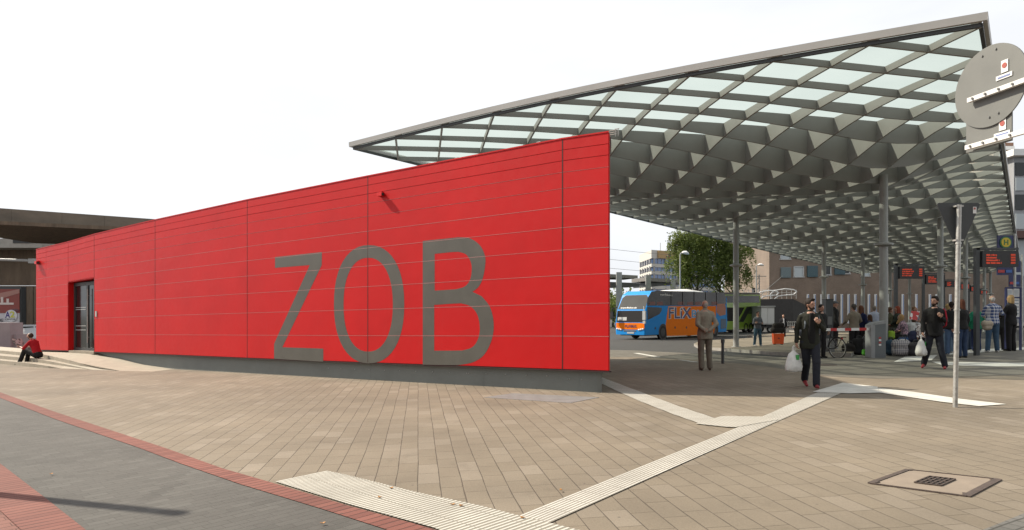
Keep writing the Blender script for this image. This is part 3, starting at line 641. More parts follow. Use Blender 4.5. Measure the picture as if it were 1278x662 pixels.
# ---- concrete overpass on the left
ov = thing('concrete_overpass', 'brown concrete road overpass behind the left end of the red building', 'overpass', (-38, 55, G(-38, 55)))
def oq(x0, yt0, yb0, Y0, x1, yt1, yb1, Y1): return [P(x0, yb0, Y0), P(x1, yb1, Y1), P(x1, yt1, Y1), P(x0, yt0, Y0)]
m = MB()
for a, b in ((-160, -63), (-62.5, 14), (14.5, 77), (77.5, 130), (130.5, 190), (190.5, 330)):
    def yt(x): return 260+(x/190)*13.5
    def yb(x): return 277+(x/190)*9
    def YY(x): return 48+x/190*10
    m.slab(oq(a, yt(a), yb(a), YY(a), b, yt(b), yb(b), YY(b)), (0, 1.2, 0))
m.build('parapet', M['conc'], ov, True)
m = MB(); a, b = -160, 330; q = oq(a, yb(a)-1, yb(a)+3.5, YY(a)+.8, b, yb(b)-1, yb(b)+3.5, YY(b)+.8)
m.slab(q, (0, 14, 0)); m.build('deck', M['conc_dark'], ov, True)
m = MB(); m.slab(oq(-160, 294, 309, 56, 52, 299, 309.5, 56), (0, 2.5, 0)); m.build('cross_beam', M['conc_light'], ov, True)
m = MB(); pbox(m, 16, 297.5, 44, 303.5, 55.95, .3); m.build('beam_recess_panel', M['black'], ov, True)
m = MB(); pbox(m, -200, 309, 170, 356, 58, 1.0); m.build('upper_wall', M['conc_dark'], ov, True)
m = MB()
for i in range(34):
    x = -120+i*9; pbox(m, x, 357, x+8.2, 442, 56.5, 1.0)
m.build('ribbed_wall', M['conc_dark'], ov, True)
m = MB(); m.tube(P(-160, 319, 50), P(37, 325.5, 50), .10, seg=10); m.box(P(41, 326, 50), (.5, .3, .35)); m.build('drain_pipe', M['lightgrey'], ov, True)
m = MB(); 
for x in (80, 98, 116): m.bar(P(x, 279, 46), P(x, 287, 46), .05)
# ---- illuminated advertising panel on its wall
bb = thing('advertising_panel', 'framed advertising poster on the overpass wall at the left edge', 'billboard', tuple(gy(5, 52)))
def bq(x0, y0, x1, y1, Y=52): return [P(x0, y1, Y), P(x1, y1, Y), P(x1, y0, Y), P(x0, y0, Y)]
m = MB(); m.slab(bq(-32, 358, 26.5, 410.5, 52), (0, .5, 0)); m.build('frame', M['darkgrey'], bb, True)
def flat(name, col, rough=.35): 
    if name not in M: M[name] = pm(name, col, rough, var=.04)
    return M[name]
m = MB(); m.slab(bq(-29, 361, 24.3, 408, 51.97), (0, .02, 0)); po = m.build('poster', flat('poster_white', (.62, .60, .62)), bb, True)
m = MB(); m.slab(bq(-29, 361, 24.3, 391, 51.94), (0, .02, 0)); m.build('poster_picture', flat('poster_red', (.28, .05, .035)), po, True)
m = MB(); m.slab([P(-29, 372, 51.92), P(24.3, 361, 51.92), P(24.3, 366, 51.92), P(-29, 382, 51.92)], (0, .015, 0)); m.build('poster_sweep', flat('poster_pink', (.42, .2, .16)), po, True)
m = MB(); pbox(m, -2, 378, 17, 380.5, 51.91, .015); pbox(m, 1, 371, 4, 378, 51.91, .015); pbox(m, 8, 373, 11, 378, 51.91, .015); m.build('poster_highlight', flat('poster_cream', (.75, .65, .6)), po, True)
m = MB(); m.ell(P(18.5, 388, 51.93), (.35, .02, .16)); m.build('poster_wheel', flat('poster_maroon', (.12, .03, .04)), po, True)
m = MB(); c = P(14, 394.5, 51.93); m.tube((c.x, 51.925, c.z), (c.x, 51.905, c.z), .47, seg=32); m.build('poster_badge', flat('poster_pale', (.72, .72, .74)), po, True)
m = MB(); m.text('A', P(6.5, 397, 51.895), (1, 0, 0), (0, 0, 1), .37, .50, .008, bold=.02); m.build('poster_lettering', flat('poster_purple', (.05, .03, .22)), po, True)
m = MB(); m.text('2', P(12.4, 396.5, 51.885), (1, 0, 0), (0, 0, 1), .37, .48, .008, bold=.02); m.build('poster_lettering', flat('poster_lime', (.65, .62, .05)), po, True)
m = MB(); m.text('CENTER', P(6.5, 399.6, 51.895), (1, 0, 0), (0, 0, 1), .80, .12, .008); m.text('NG', P(-1.5, 402, 51.895), (1, 0, 0), (0, 0, 1), .3, .26, .008, bold=.02); m.build('poster_lettering', flat('poster_dark', (.04, .04, .05)), po, True)
# ---- lilac grey concrete blocks and a parked car
blk = MB(); bmk = P(0, 420, 40)
for x0, y0, x1, Y, d in ((-30, 403, 12.8, 38, 1.0),):
    pbox(blk, x0, y0, x1, 441, Y, d)
b1_ = blk.build('concrete_block', M['lilac']); tag(b1_, 'tall lilac grey concrete block below the advertising poster', 'block')
blk = MB(); pbox(blk, 12.9, 417.5, 20.5, 441, 38.2, 1.0); tag(blk.build('concrete_block', M['lilac']), 'low lilac grey block beside the taller block near the seated reader', 'block')
def wheel(parent, c, r, w_, ax, hub='galv'):       # tyre with rim, axle along ax
    c = Vector(c); ax = Vector(ax).normalized(); up = Vector((0, 0, 1)); sd_ = ax.cross(up).normalized()
    m = MB(); N = 28; prof = [(-.5, .62), (-.5, .92), (-.38, 1.), (.38, 1.), (.5, .92), (.5, .62)]; rings = []
    for a, b in prof: rings.append([m.vert(c+ax*w_*a+(sd_*math.cos(2*math.pi*k/N)+up*math.sin(2*math.pi*k/N))*r*b) for k in range(N)])
    for A, B in zip(rings, rings[1:]+rings[:1]):
        for k in range(N): m.face([A[k], A[(k+1) % N], B[(k+1) % N], B[k]])
    wo = m.build('wheel', M['rubber'], parent, False, True)
    m = MB()
    for s_ in (-1, 1):
        rr = [(.30*s_, .64), (.44*s_, .60), (.30*s_, .45), (.34*s_, .22), (.40*s_, .16), (.40*s_, .001)]; rg = []
        for a, b in rr: rg.append([m.vert(c+ax*w_*a+(sd_*math.cos(2*math.pi*k/N)+up*math.sin(2*math.pi*k/N))*r*b) for k in range(N)])
        for A, B in zip(rg[:-1], rg[1:]):
            for k in range(N): m.face([A[k], A[(k+1) % N], B[(k+1) % N], B[k]])
    ro = m.build('rim', M[hub], wo, False, True); return wo
def car(loc, rz, body, label, group=None):
    t = thing('parked_car', label, 'car', loc, rz, group); L_, W2 = 4.3, .86
    prof = [(0, .32), (0, .62), (.12, .78), (.95, .92), (1.55, 1.36), (2.0, 1.46), (3.2, 1.44), (3.95, 1.02), (4.22, .94), (4.3, .6), (4.28, .32)]
    bm = bmesh.new(); vs1 = [bm.verts.new((x-L_/2, -W2+(.12 if z > .95 else 0), z)) for x, z in prof]; vs2 = [bm.verts.new((x-L_/2, W2-(.12 if z > .95 else 0), z)) for x, z in prof]
    bm.faces.new(vs1[::-1]); bm.faces.new(vs2)
    for i in range(len(prof)): j = (i+1) % len(prof); bm.faces.new([vs1[i], vs1[j], vs2[j], vs2[i]])
    bmesh.ops.bevel(bm, geom=bm.edges[:], offset=.05, segments=2, affect='EDGES'); bmesh.ops.recalc_face_normals(bm, faces=bm.faces)
    me = bpy.data.meshes.new('body'); bm.to_mesh(me); bm.free(); me.materials.append(body); me.polygons.foreach_set('use_smooth', [True]*len(me.polygons)); o = bpy.data.objects.new('body', me); COL.objects.link(o); o.parent = t
    for s_ in (-1, 1):
        m = MB(); y = s_*(W2-.115); m.slab([(-.85, y, .98), (-.1, y, .97), (-.1, y, 1.34), (-.52, y, 1.32)], (0, s_*.02, 0)); m.build('side_window', M['glass'], t)
        m = MB(); m.slab([(-.02, y, .97), (1.35, y, 1.0), (1.0, y, 1.32), (-.02, y, 1.35)], (0, s_*.02, 0)); m.build('side_window', M['glass'], t)
    m = MB(); m.slab([(-1.17, -.66, .95), (-1.17, .66, .95), (-.66, .6, 1.33), (-.66, -.6, 1.33)], (-.03, 0, .03)); m.build('windscreen', M['glass'], t)
    m = MB(); m.slab([(1.75, -.62, 1.07), (1.75, .62, 1.07), (1.15, .6, 1.42), (1.15, -.6, 1.42)], (.04, 0, .04)); m.build('rear_window', M['glass'], t)
    for x in (-1.35, 1.3):
        for s_ in (-1, 1): wheel(t, (x, s_*.78, .32), .32, .2, (0, s_, 0))
    for s_ in (-1, 1): m = MB(); m.ell((-2.1, s_*.6, .68), (.08, .17, .08)); m.build('headlight', M['lightgrey'], t, False, True)
    for s_ in (-1, 1): m = MB(); m.ell((2.1, s_*.66, .8), (.06, .12, .09)); m.build('tail_light', flat('lamp_red', (.4, .01, .01)), t, False, True)
    return t
M['silver'] = pm('silver_car_paint', (.42, .43, .44), .3, .5, var=.05, coat=.5); M['carblack'] = pm('black_car_paint', (.02, .02, .022), .25, var=.1, coat=.6)
c = gy(46, 45); car((c.x, c.y, -.12-.35), R(200), M['silver'], 'silver car parked behind the seated reader under the overpass')
c = gy(18, 43); car((c.x-1.0, c.y, -.12-.42), R(95), M['carblack'], 'dark car parked left of the silver car behind the blocks')
# ---- tall office building
of = thing('office_tower', 'distant beige office block with blue window bands beyond the tree', 'building', (40, 160, -.1))
YO = 160; m = MB(); mg = MB(); mw = mg; corner = P(813, 400, YO); lft = P(798, 400, YO+14); rgt = P(896, 400, YO+12); far = lft+(rgt-corner)
def ring(y0, y1, grow=0.):                         # storey slab between photo rows at the corner
    z0 = EYE+(394-y1)/F*YO; z1 = EYE+(394-y0)/F*YO; pts = [corner, rgt, far, lft]; cen = sum(pts, Vector())/4
    q = [Vector((p.x+(p.x-cen.x)*grow, p.y+(p.y-cen.y)*grow, z0)) for p in pts]; return q, [Vector((p.x, p.y, z1)) for p in q]
rows = [(312, 322.5)]+[(329+i*9.2, 333.3+i*9.2) for i in range(8)]
for y0, y1 in rows: m.prism(*ring(y0, y1))
m.build('facade_band', pm('beige_facade', (.58, .56, .51), .8, var=.08), of, True)
for i in range(8): mg.prism(*ring(322.6+i*9.2, 328.9+i*9.2, -.03))
mg.mi = 1
for i in range(8):
    q, t_ = ring(322.7+i*9.2, 328.8+i*9.2, -.02)
    for k in range(18):
        a = q[0].lerp(q[1], (k+.5)/18); mw.bar(a, (a.x, a.y, t_[0].z), .12 if k % 3 else .5)
    for k in range(5):
        a = q[0].lerp(q[3], (k+.5)/5); mw.bar(a, (a.x, a.y, t_[0].z), .8)
mg.build('window_band', [M['blueglass'], pm('grey_mullions', (.33, .33, .34), .7)], of, True)
m = MB(); a, b = Vector((P(820, 313, YO).x, YO+.2, P(820, 321.7, YO).z)), P(843, 313, YO); d = (rgt-corner).normalized(); s0 = corner+d*1.9; n_ = Vector((d.y, -d.x, 0))
zb, zt_ = EYE+(394-321.8)/F*YO, EYE+(394-312.6)/F*YO
sg = [Vector((s0.x, s0.y, zb)), Vector((s0.x, s0.y, zb))+d*8.5, Vector((s0.x, s0.y, zt_))+d*8.5, Vector((s0.x, s0.y, zt_))]; m.slab([p+n_*.05 for p in sg], n_*.3); so_ = m.build('roof_sign', flat('sign_amber', (.42, .27, .10)), of, True)
m = MB(); c = Vector((s0.x, s0.y, zb))+d*2.4+n_*.36; m.slab([c+Vector((0, 0, .3)), c+d*2.2+Vector((0, 0, .3)), c+d*1.4+Vector((0, 0, 1.5))], n_*.05); m.build('sign_emblem', flat('emblem_navy', (.05, .05, .10)), so_, True)
m = MB(); m.bar(c+d*1.3+Vector((0, 0, .25)), c+d*.5+Vector((0, 0, .9))+n_*.05, .3, .1); m.build('sign_emblem', flat('emblem_red', (.45, .05, .03)), so_, True)
m = MB(); zr = zt_; 
for k in (3.5, 6, 9): p = corner+d*k; m.tube((p.x, p.y+2, zr), (p.x, p.y+2, zr+2.2), .08)
m.build('roof_antennas', M['galv'], of, True)
# ---- railway platform roof and gantry
ra = thing('railway_platform_roof', 'grey flat railway platform roof on posts behind the buses', 'platform roof', (16, 75, -.1))
m = MB()
m.slab([P(735, 341, 66), P(796, 344, 74), P(796, 347.5, 74), P(735, 346, 66)], (-1, 3.5, 0)); m.slab([P(806, 346.5, 76), P(870, 351, 86), P(870, 354.5, 86), P(806, 351, 76)], (-1, 3.5, 0))
m.build('roof_slab', pm('dull_steel', (.20, .19, .175), .6, var=.2), ra, True)
m = MB(); m.slab([P(735, 351, 67), P(798, 353.5, 75), P(798, 358, 75), P(735, 360, 67)], (-1, 2.5, 0)); m.slab([P(806, 353, 77), P(846, 352, 82), P(846, 355, 82), P(806, 359, 77)], (-1, 2.5, 0)); m.build('lower_roof', M['darkgrey'], ra, True)
for x, y, Y in ((772.5, 340, 68), (809, 343.5, 74), (840, 348, 80), (861, 351, 85)):
    m = MB(); t_ = P(x, y, Y); m.box((t_.x, Y, (t_.z-.15)/2), (.55, .35, t_.z+.15)); m.build('post', M['steel'], ra, True)
# ---- embankment wall, railing with curved frames
ew = thing('embankment_wall', 'dark retaining wall with a railing on top behind the white trailer', 'wall', tuple(gy(960, 90)))
m = MB(); pbox(m, 905, 373.5, 990, 408, 88, 1.0); m.slab([P(990, 373.5, 88), P(1012, 384, 92), P(1012, 408, 92), P(990, 408, 88)], (0, .6, 0)); m.build('wall_face', pm('dark_wall', (.055, .052, .05), .8, var=.2), ew, True)
m = MB()
for x in range(905, 996, 6): p = P(x, 373, 88); m.tube((p.x, 88.3, p.z), (p.x, 88.3, p.z+1.15), .035, seg=6)
for k in (.4, .8, 1.15): a, b = P(900, 373, 88), P(995, 373, 88); m.tube((a.x, 88.3, a.z+k), (b.x, 88.3, b.z+k), .03, seg=6)
m.build('railing', M['galv'], ew, True)
def loop_frame(x, Y, s_, name='curved_frame'):
    m = MB(); b = P(x, 373, Y); pts = [(-1.6, 0), (-1.7, .5), (-1.2, .95), (0, 1.15), (1.0, 1.05), (1.35, .8), (1.0, .5), (.2, .45), (-.8, .3), (-1.2, 0)]
    m.path([Vector((b.x+p*s_, Y+.6, b.z+q*s_)) for p, q in pts], .075, 6); m.build(name, M['white'], ew, True)
loop_frame(962, 87.5, .95); loop_frame(982, 87.5, 1.15)
m = MB()
for i in range(20):
    x = 978+i*2.7; p = P(x, 407, 84); m.path([(p.x, 84, -.1), (p.x, 84, .75), (p.x+.12, 84, .85), (p.x+.22, 84, .7)], .03, 6)
a, b = P(978, 404, 84), P(1030, 404, 84); m.tube((a.x, 84, .35), (b.x, 84, .35), .03, seg=6); tag(m.build('bicycle_rack', M['galv']), 'row of grey bicycle stands at the foot of the embankment wall', 'bicycle rack')
# ---- big tan brick building
bk = thing('brick_building', 'large tan brick building with narrow slit windows behind the canopy', 'building', (60, 96, -.1))
YB = 96; m = MB(); a, b = P(960, 0, YB), P(1262, 0, YB); Wb = b.x-a.x
m.box(((a.x+b.x)/2, YB+10, 6.9), (Wb, 20, 14.6)); m.box((a.x+2.5, YB+10, 14.4), (5.4, 20.4, .5)); m.build('wall', M['brick'], bk, True)
def bwin(x0, y0, x1, y1, mat='glass', fr_='lightgrey', shut=False):
    m = MB(); A, B = P(x0, y1, YB), P(x1, y0, YB); w_, h_ = B.x-A.x, B.z-A.z; cx, cz = (A.x+B.x)/2, (A.z+B.z)/2
    if shut: m.box((cx, YB-.12, cz), (w_, .18, h_)); [m.box((cx, YB-.22, cz-h_/2+h_*(i+.5)/8), (w_*.96, .03, h_/8*.7)) for i in range(8)]; return m.build('shutter', flat('shutter_blue', (.045, .10, .12)) if shut == 1 else flat('shutter_grey_blue', (.14, .19, .20)), bk, True)
    for dx, dz, ww, hh in ((0, h_/2, w_+.12, .12), (0, -h_/2, w_+.3, .14), (-w_/2, 0, .12, h_), (w_/2, 0, .12, h_)): m.box((cx+dx, YB-.05, cz+dz), (ww, .16, hh))
    f = m.build('window_frame', M[fr_], bk, True); m = MB(); m.box((cx, YB-.02, cz), (w_-.1, .03, h_-.1)); m.build('pane', M[mat], f, True)
M['paleglass'] = glass('painted_sky_glass', (.30, .34, .35), .12)  # pale base colour stands in for the reflected sky
bwin(974, 317, 986, 324, 'paleglass'); bwin(990.6, 333, 1002.5, 346, 'paleglass'); bwin(1030, 331.5, 1036.5, 343.5); bwin(1052, 330, 1060, 342); bwin(1075, 332, 1085, 345, 'paleglass')
bwin(974, 334, 986.5, 347, shut=2); bwin(1007, 332, 1020, 346, shut=1); bwin(1041, 333, 1054, 343, shut=1); bwin(990, 316, 1002, 322, shut=1)
for i in range(23):
    x = 1008+i*8.45
    if x > 1200: break
    m = MB(); A, B = P(x-1.45, 404, YB), P(x+1.45, 367.5, YB); m.box(((A.x+B.x)/2, YB-.04, (A.z+B.z)/2), (B.x-A.x, .14, B.z-A.z)); so2 = m.build('slit_window', M['white'], bk, True)
    m = MB(); m.box(((A.x+B.x)/2+.08, YB-.115, (A.z+B.z)/2), (.10, .03, B.z-A.z-.2)); m.build('slit_glass', M['blueglass'], so2, True)
m = MB(); m.slab([P(993, 386, 90), P(1020, 404, 93), P(1020, 409, 93), P(993, 409, 90)], (0, 2, 0)); m.build('ramp_wall', M['brick2'], bk, True)
# ---- buildings at the right edge
rb = thing('brick_tower', 'narrow red brown brick tower behind the right edge of the canopy', 'building', (75, 100, -.1))
m = MB(); A, B = P(1240, 0, 100), P(1265, 0, 100); m.box(((A.x+B.x)/2, 105, EYE+205/F*100/2), (B.x-A.x, 10, EYE+205/F*100+1)); m.build('wall', M['brick2'], rb, True)
m = MB(); pbox(m, 1238, 182.5, 1266.5, 187, 99.7, 10.6); m.build('roof_cap', M['white'], rb, True)
for y in (197, 200.5, 204, 216): m = MB(); pbox(m, 1251.5, y, 1255.5, y+1.6, 99.5, .6); m.build('vent', M['white'], rb, True)
m = MB(); pbox(m, 1262.6, 225, 1265, 400, 99.6, .5); m.build('dark_reveal', M['darkgrey'], rb, True)
gb_ = thing('glass_office_building', 'grey glazed office building at the right edge of the picture', 'building', (79, 98, -.1))
m = MB(); A, B = P(1265.5, 0, 98), P(1360, 0, 98); m.box(((A.x+B.x)/2, 104, EYE+199/F*98/2-.3), (B.x-A.x, 12, EYE+199/F*98)); m.build('wall', pm('grey_metal_wall', (.30, .31, .32), .5, var=.1), gb_, True)
m = MB(); pbox(m, 1265, 186, 1362, 194, 97, 12); m.build('roof_slab', M['white'], gb_, True)
for k, (y0, y1) in enumerate(((203, 219), (222, 238), (243, 262), (267, 286))):
    for x in range(1268, 1360, 12): m = MB(); pbox(m, x, y0, x+10.5, y1, 97.85, .2); m.build('window', M['paleglass'] if k % 2 else M['glass'], gb_, True)
m = MB(); pbox(m, 1264, 288, 1362, 297, 96, 3); m.build('entrance_canopy', pm('dark_red_brown', (.10, .045, .035), .6), gb_, True)
m = MB(); pbox(m, 1266, 297, 1362, 345, 97.8, .3); m.build('shopfront', M['paleglass'], gb_, True)
# ---- street lamps, mast, wires
def lamp(x, ytop, ybase_Y, xh, label):
    Y = ybase_Y; b = gy(x, Y); t = thing('street_lamp', label, 'street lamp', tuple(b)); T = P(x, ytop, Y); m = MB(); m.tube(b-Vector((0, 0, .1)), (b.x, Y, T.z), .09, .06); dx = (xh-x)/F*Y
    m.path([(b.x, Y, T.z-.05), (b.x+dx*.2, Y, T.z+.12), (b.x+dx*.5, Y, T.z+.14)], .045); m.build('pole', M['steel'], t, True)
    m = MB(); m.loft([((b.x+dx*.25, Y, T.z+.12), (0, .10, 0), (0, 0, .05)), ((b.x+dx*.55, Y, T.z+.15), (0, .26, 0), (0, 0, .13)), ((b.x+dx*1.0, Y, T.z+.13), (0, .30, 0), (0, 0, .16)), ((b.x+dx*1.35, Y, T.z+.05), (0, .2, 0), (0, 0, .07)), ((b.x+dx*1.45, Y, T.z+.0), (0, .05, 0), (0, 0, .02))]); m.build('lamp_head', M['white'], t, True, True)
lamp(848.8, 317.5, 58, 856.5, 'street lamp with white hood in front of the left side of the tree')
lamp(944, 332, 82, 950.5, 'street lamp with white hood between the tree and brick building')
ms = thing('railway_mast', 'dark lattice railway mast beyond the green bus', 'mast', tuple(gy(945.5, 95)))
m = MB(); b = gy(945.7, 95)
for dx in (-.3, .3): m.bar((b.x+dx, 95, -.1), (b.x+dx*.6, 95, P(0, 343, 95).z), .12)
for k in range(9): z = .5+k*.75; m.bar((b.x-.3, 95, z), (b.x+.3, 95, z+.7), .06)
m.build('mast', M['midgrey'], ms, True); m = MB(); z = P(0, 345, 95).z; m.tube((b.x-1.2, 95, z), (b.x+1.2, 95, z), .05); m.tube((b.x, 95, z-3), (b.x+3.5, 95, z), .04); m.tube((b.x, 95, z-3.2), (b.x+3.0, 95, z-2.4), .035); m.build('bracket', M['midgrey'], ms, True)
sb = MB(); pbox(sb, 939.3, 359.5, 942.6, 368.5, 93, .3); p = P(941, 368, 93); sb.tube((p.x, 93.1, p.z), (p.x, 93.1, -.1), .07, seg=8); tag(sb.build('railway_signal', M['black']), 'black railway signal left of the lattice mast', 'railway signal')
for i, (ya, yb_, Y0, Y1, la) in enumerate(((304, 322, 95, 150, 'highest'), (318, 333, 92, 150, 'second highest'), (331, 341, 92, 150, 'third'), (344, 349, 90, 150, 'lowest'))):
    m = MB(); A, B = P(640, ya-9, Y0), P(960, yb_, Y1); pts = [A.lerp(B, k/16)-Vector((0, 0, 1.0*math.sin(math.pi*k/16))) for k in range(17)]; m.path(pts, .028, 5)
    tag(m.build('overhead_wire', M['midgrey']), la+' thin railway wire in the sky right of the red building', 'wire', 'railway wires')
# ---- trees
def leafmat(name, a, b):
    t = NT(name); c = t.mix(t.ramp(t.noise(t.obj(), .55, 4, .6), .32, .68), a, b); c = t.mix(t.ramp(t.noise(t.obj(), 9, 2), .3, .7, 0, .45), c, tuple(x*1.5 for x in b)); t.l(c, t.b.inputs['Base Color']); t.b.inputs['Roughness'].default_value = .6
    tl = t.n('ShaderNodeBsdfTranslucent'); t.l(c, tl.inputs[0]); mx = t.n('ShaderNodeMixShader'); mx.inputs[0].default_value = .4; t.l(t.b.outputs[0], mx.inputs[1]); t.l(tl.outputs[0], mx.inputs[2]); t.l(mx.outputs[0], t.o.inputs[0]); return t.m
M['leaf'] = leafmat('birch_leaves', (.055, .09, .018), (.145, .18, .04)); M['bark'] = pm('bark', (.07, .06, .05), .9, var=.4, scale=5, bump=.02)
def tree(base, H, blobs, trunks, n, label, seed, leaf=.16, droop=1.0):
    rnd = random.Random(seed); t = thing('birch_tree' if droop else 'leafy_tree', label, 'tree', tuple(base)); m = MB()
    for tx, ty, th_ in trunks: 
        p = [Vector((tx, ty, -.2))]
        for k in range(1, 7): p.append(Vector((tx*(1+.25*k/6)+rnd.uniform(-.1, .1), ty+rnd.uniform(-.1, .1), th_*k/6)))
        for i in range(6): m.tube(p[i], p[i+1], .2*(1-i/7), .2*(1-(i+1)/7), 8)
        for k in range(7):
            i = rnd.randint(2, 5); b = blobs[rnd.randrange(len(blobs))]; q = p[i].lerp(Vector(b[0]), rnd.uniform(.5, .9)); m.tube(p[i], q, .06, .02, 6)
    m.build('trunk', M['bark'], t, False, True)
    v = []; f_ = []; tot = sum(b[1][0]*b[1][1]*b[1][2] for b in blobs)
    for (c, r) in blobs:
        cnt = int(n*r[0]*r[1]*r[2]/tot/14)
        for _ in range(cnt):                       # hanging twigs carrying leaves
            while True:
                q = Vector((rnd.uniform(-1, 1), rnd.uniform(-1, 1), rnd.uniform(-1, 1)))
                if .25 < q.length < 1: break
            if noise.noise(Vector((q.x*1.6+c[0], q.y*1.6, q.z*1.6+c[2]))) < -.04: continue
            s0 = Vector(c)+Vector((q.x*r[0], q.y*r[1], q.z*r[2])); ln = rnd.uniform(.5, 1.5)*(.6+.6*(r[0] > 1)); dr = Vector((rnd.uniform(-.25, .25)+q.x*.25, rnd.uniform(-.25, .25)+q.y*.2, -1 if droop else rnd.uniform(-.8, .9))).normalized()
            for k in range(14):
                a = s0+dr*ln*k/14+Vector((rnd.gauss(0, .09), rnd.gauss(0, .09), rnd.gauss(0, .05))); u = Vector((rnd.gauss(0, 1), rnd.gauss(0, 1), rnd.gauss(0, .6))).normalized()*leaf*rnd.uniform(.4, .75); w_ = u.cross(Vector((rnd.gauss(0, 1), rnd.gauss(0, 1), rnd.gauss(0, 1)))).normalized()*leaf*rnd.uniform(.25, .5)
                o = len(v); v += [a-u, a+w_, a+u, a-w_]; f_.append([o, o+1, o+2, o+3])
    m = MB(); m.v = v; m.f = f_; m.m = [0]*len(f_); m.build('crown', M['leaf'], t); return t
bt = gy(884, 66); k66 = 66/F
def bl(x, y, rx, ry, dz=0): return ((((x-884)*k66), dz, EYE+(394-y)*k66-bt.z), (rx*k66, rx*k66*.8, ry*k66))
tree(bt, 10, [bl(855, 300, 20, 22), bl(872, 297, 24, 26, .5), bl(898, 305, 26, 24, .6), bl(920, 318, 20, 26), bl(846, 325, 16, 24, -.5), bl(868, 325, 22, 22), bl(893, 330, 26, 22, .3), bl(925, 335, 13, 20), bl(880, 290, 26, 16), bl(858, 345, 11, 14), bl(908, 340, 16, 14), bl(842, 300, 9, 14)],
     [((857-884)*k66, 0, 5.5), ((876-884)*k66, .8, 6.5), ((897-884)*k66, 0, 6), ((915-884)*k66, .5, 5)], 76000, 'broad drooping birch tree behind the orange and blue bus', 3)
b2_ = gy(830, 90); tree(b2_, 4, [((-.5, 0, 2.7), (3.2, 2, 1.4)), ((-7, 3, 2.3), (3.5, 2, 1.5))], [(0, 0, 2.5)], 9000, 'low green shrubby tree between the platform roofs', 5, .3, 0)
b3_ = gy(912, 120); tree(b3_, 5, [((0, 0, 4.2), (3.5, 2, 2.2)), ((8, 4, 3.2), (5, 2, 1.4))], [(0, 0, 3)], 8000, 'small far tree above the roof of the green bus', 9, .35, 0)
b4_ = gy(765, 100); tree(b4_, 5, [((0, 0, 3.2), (4.5, 2, 1.6))], [(0, 0, 3)], 5000, 'dark bush under the platform roof beside the red building', 11, .35, 0)

# ---- unseen buildings added behind the viewer for wall reflections and to cut light
for bx, wd, hh_, lab in ((-24, 30, 13.5, 'pale office block added unseen behind the viewer for wall reflections, left of the gap'), (14, 34, 15, 'brick office block added unseen behind the viewer for wall reflections, right of the gap')):
    t = thing('unseen_building', lab, 'building', (bx, -26, 0)); m = MB(); m.box((bx, -32, hh_/2), (wd, 12, hh_+1)); m.build('wall', M['conc'] if bx < 0 else M['brick2'], t, True)
    m = MB(); m.box((bx, -32, hh_+.6), (wd+.6, 12.6, .3)); m.build('roof', M['midgrey'], t, True)
    for fl in range(4):
        for k in range(int(wd/3)):
            m = MB(); m.box((bx-wd/2+1.8+k*3, -25.97, 2+fl*3.2), (1.6, .1, 1.7)); m.build('window', M['glass'], t, True)
# ================================================================== BUSES
def bus_frame(c1, c2, front_first=True):           # near front corner, near rear corner
    d = Vector((c2.x-c1.x, c2.y-c1.y, 0)).normalized(); n = Vector((d.y, -d.x, 0)); return d, (n if n.y < 0 else -n)
def make_bus(name, label, C1, C2, W_, H_, zg, body_mat, prof):
    d, n = bus_frame(C1, C2); L_ = (C2-C1).to_2d().length; t = thing(name, label, 'bus', (C1.x, C1.y, zg), math.atan2(d.y, d.x))
    # local frame: x towards the rear, near side at y = 0, bus body on the far side
    sgn = 1 if Vector((-d.y, d.x, 0)).dot(-n) > 0 else -1
    bm = bmesh.new(); pts = prof(L_); a = [bm.verts.new((x, 0, z)) for x, z in pts]; b = [bm.verts.new((x, sgn*W_, z)) for x, z in pts]
    bm.faces.new(a); bm.faces.new(b[::-1])
    for i in range(len(pts)): j = (i+1) % len(pts); bm.faces.new([a[i], a[j], b[j], b[i]])
    ed = [e for e in bm.edges if abs(e.verts[0].co.y-e.verts[1].co.y) < .01 and max(v.co.z for v in e.verts) > .5]
    bmesh.ops.bevel(bm, geom=ed, offset=.11, segments=3, affect='EDGES', profile=.6); bmesh.ops.recalc_face_normals(bm, faces=bm.faces)
    me = bpy.data.meshes.new('body'); bm.to_mesh(me); bm.free(); me.materials.append(body_mat); me.polygons.foreach_set('use_smooth', [True]*len(me.polygons)); me.set_sharp_from_angle(angle=R(35))
    o = bpy.data.objects.new('body', me); COL.objects.link(o); o.parent = t
    return t, sgn, d, n, L_
C1 = P(805, 0, 47.0); C2 = P(907.5, 0, 56); C1.z = C2.z = 0; ZG = -.12
M['busblue'] = pm('bus_blue_paint', (.012, .27, .72), .5, var=.05, spec=.2); M['busorange'] = pm('bus_orange_paint', (.95, .22, .004), .55, var=.06, spec=.12); M['busgreen'] = pm('bus_green_paint', (.22, .36, .03), .35, var=.06, coat=.3)
prof1 = lambda L: [(0, .34), (0, 1.2), (.14, 2.12), (.80, 3.22), (1.45, 3.50), (L-.5, 3.52), (L, 3.2), (L+.02, 1.2), (L-.1, .36)]
bus, sg, bd, bn, BL = make_bus('coach', 'orange and blue long distance coach with lettering on its side', C1, C2, 2.5, 3.5, ZG, M['busblue'], prof1)
def bside(zx, zy, off=.0):                         # zoomed photo reading -> local point on the near side
    x, y = 755+zx/6.62, 340+zy/6.62; dx = (x-CX)/F; o = C1+bn*off; Y = (o.x*bd.y-o.y*bd.x)/(dx*bd.y-bd.x); p = P(x, y, Y); s_ = (p-C1).dot(bd); return s_, p.z-ZG
def side_panel(name, pts, mat, off=.006, th=.006, parent=None):
    m = MB(); q = [bside(*p) for p in pts]; m.slab([(s_, -sg*off, z) for s_, z in q], (0, sg*th, 0)); return m.build(name, mat, parent or bus)
top = lambda s_: 0
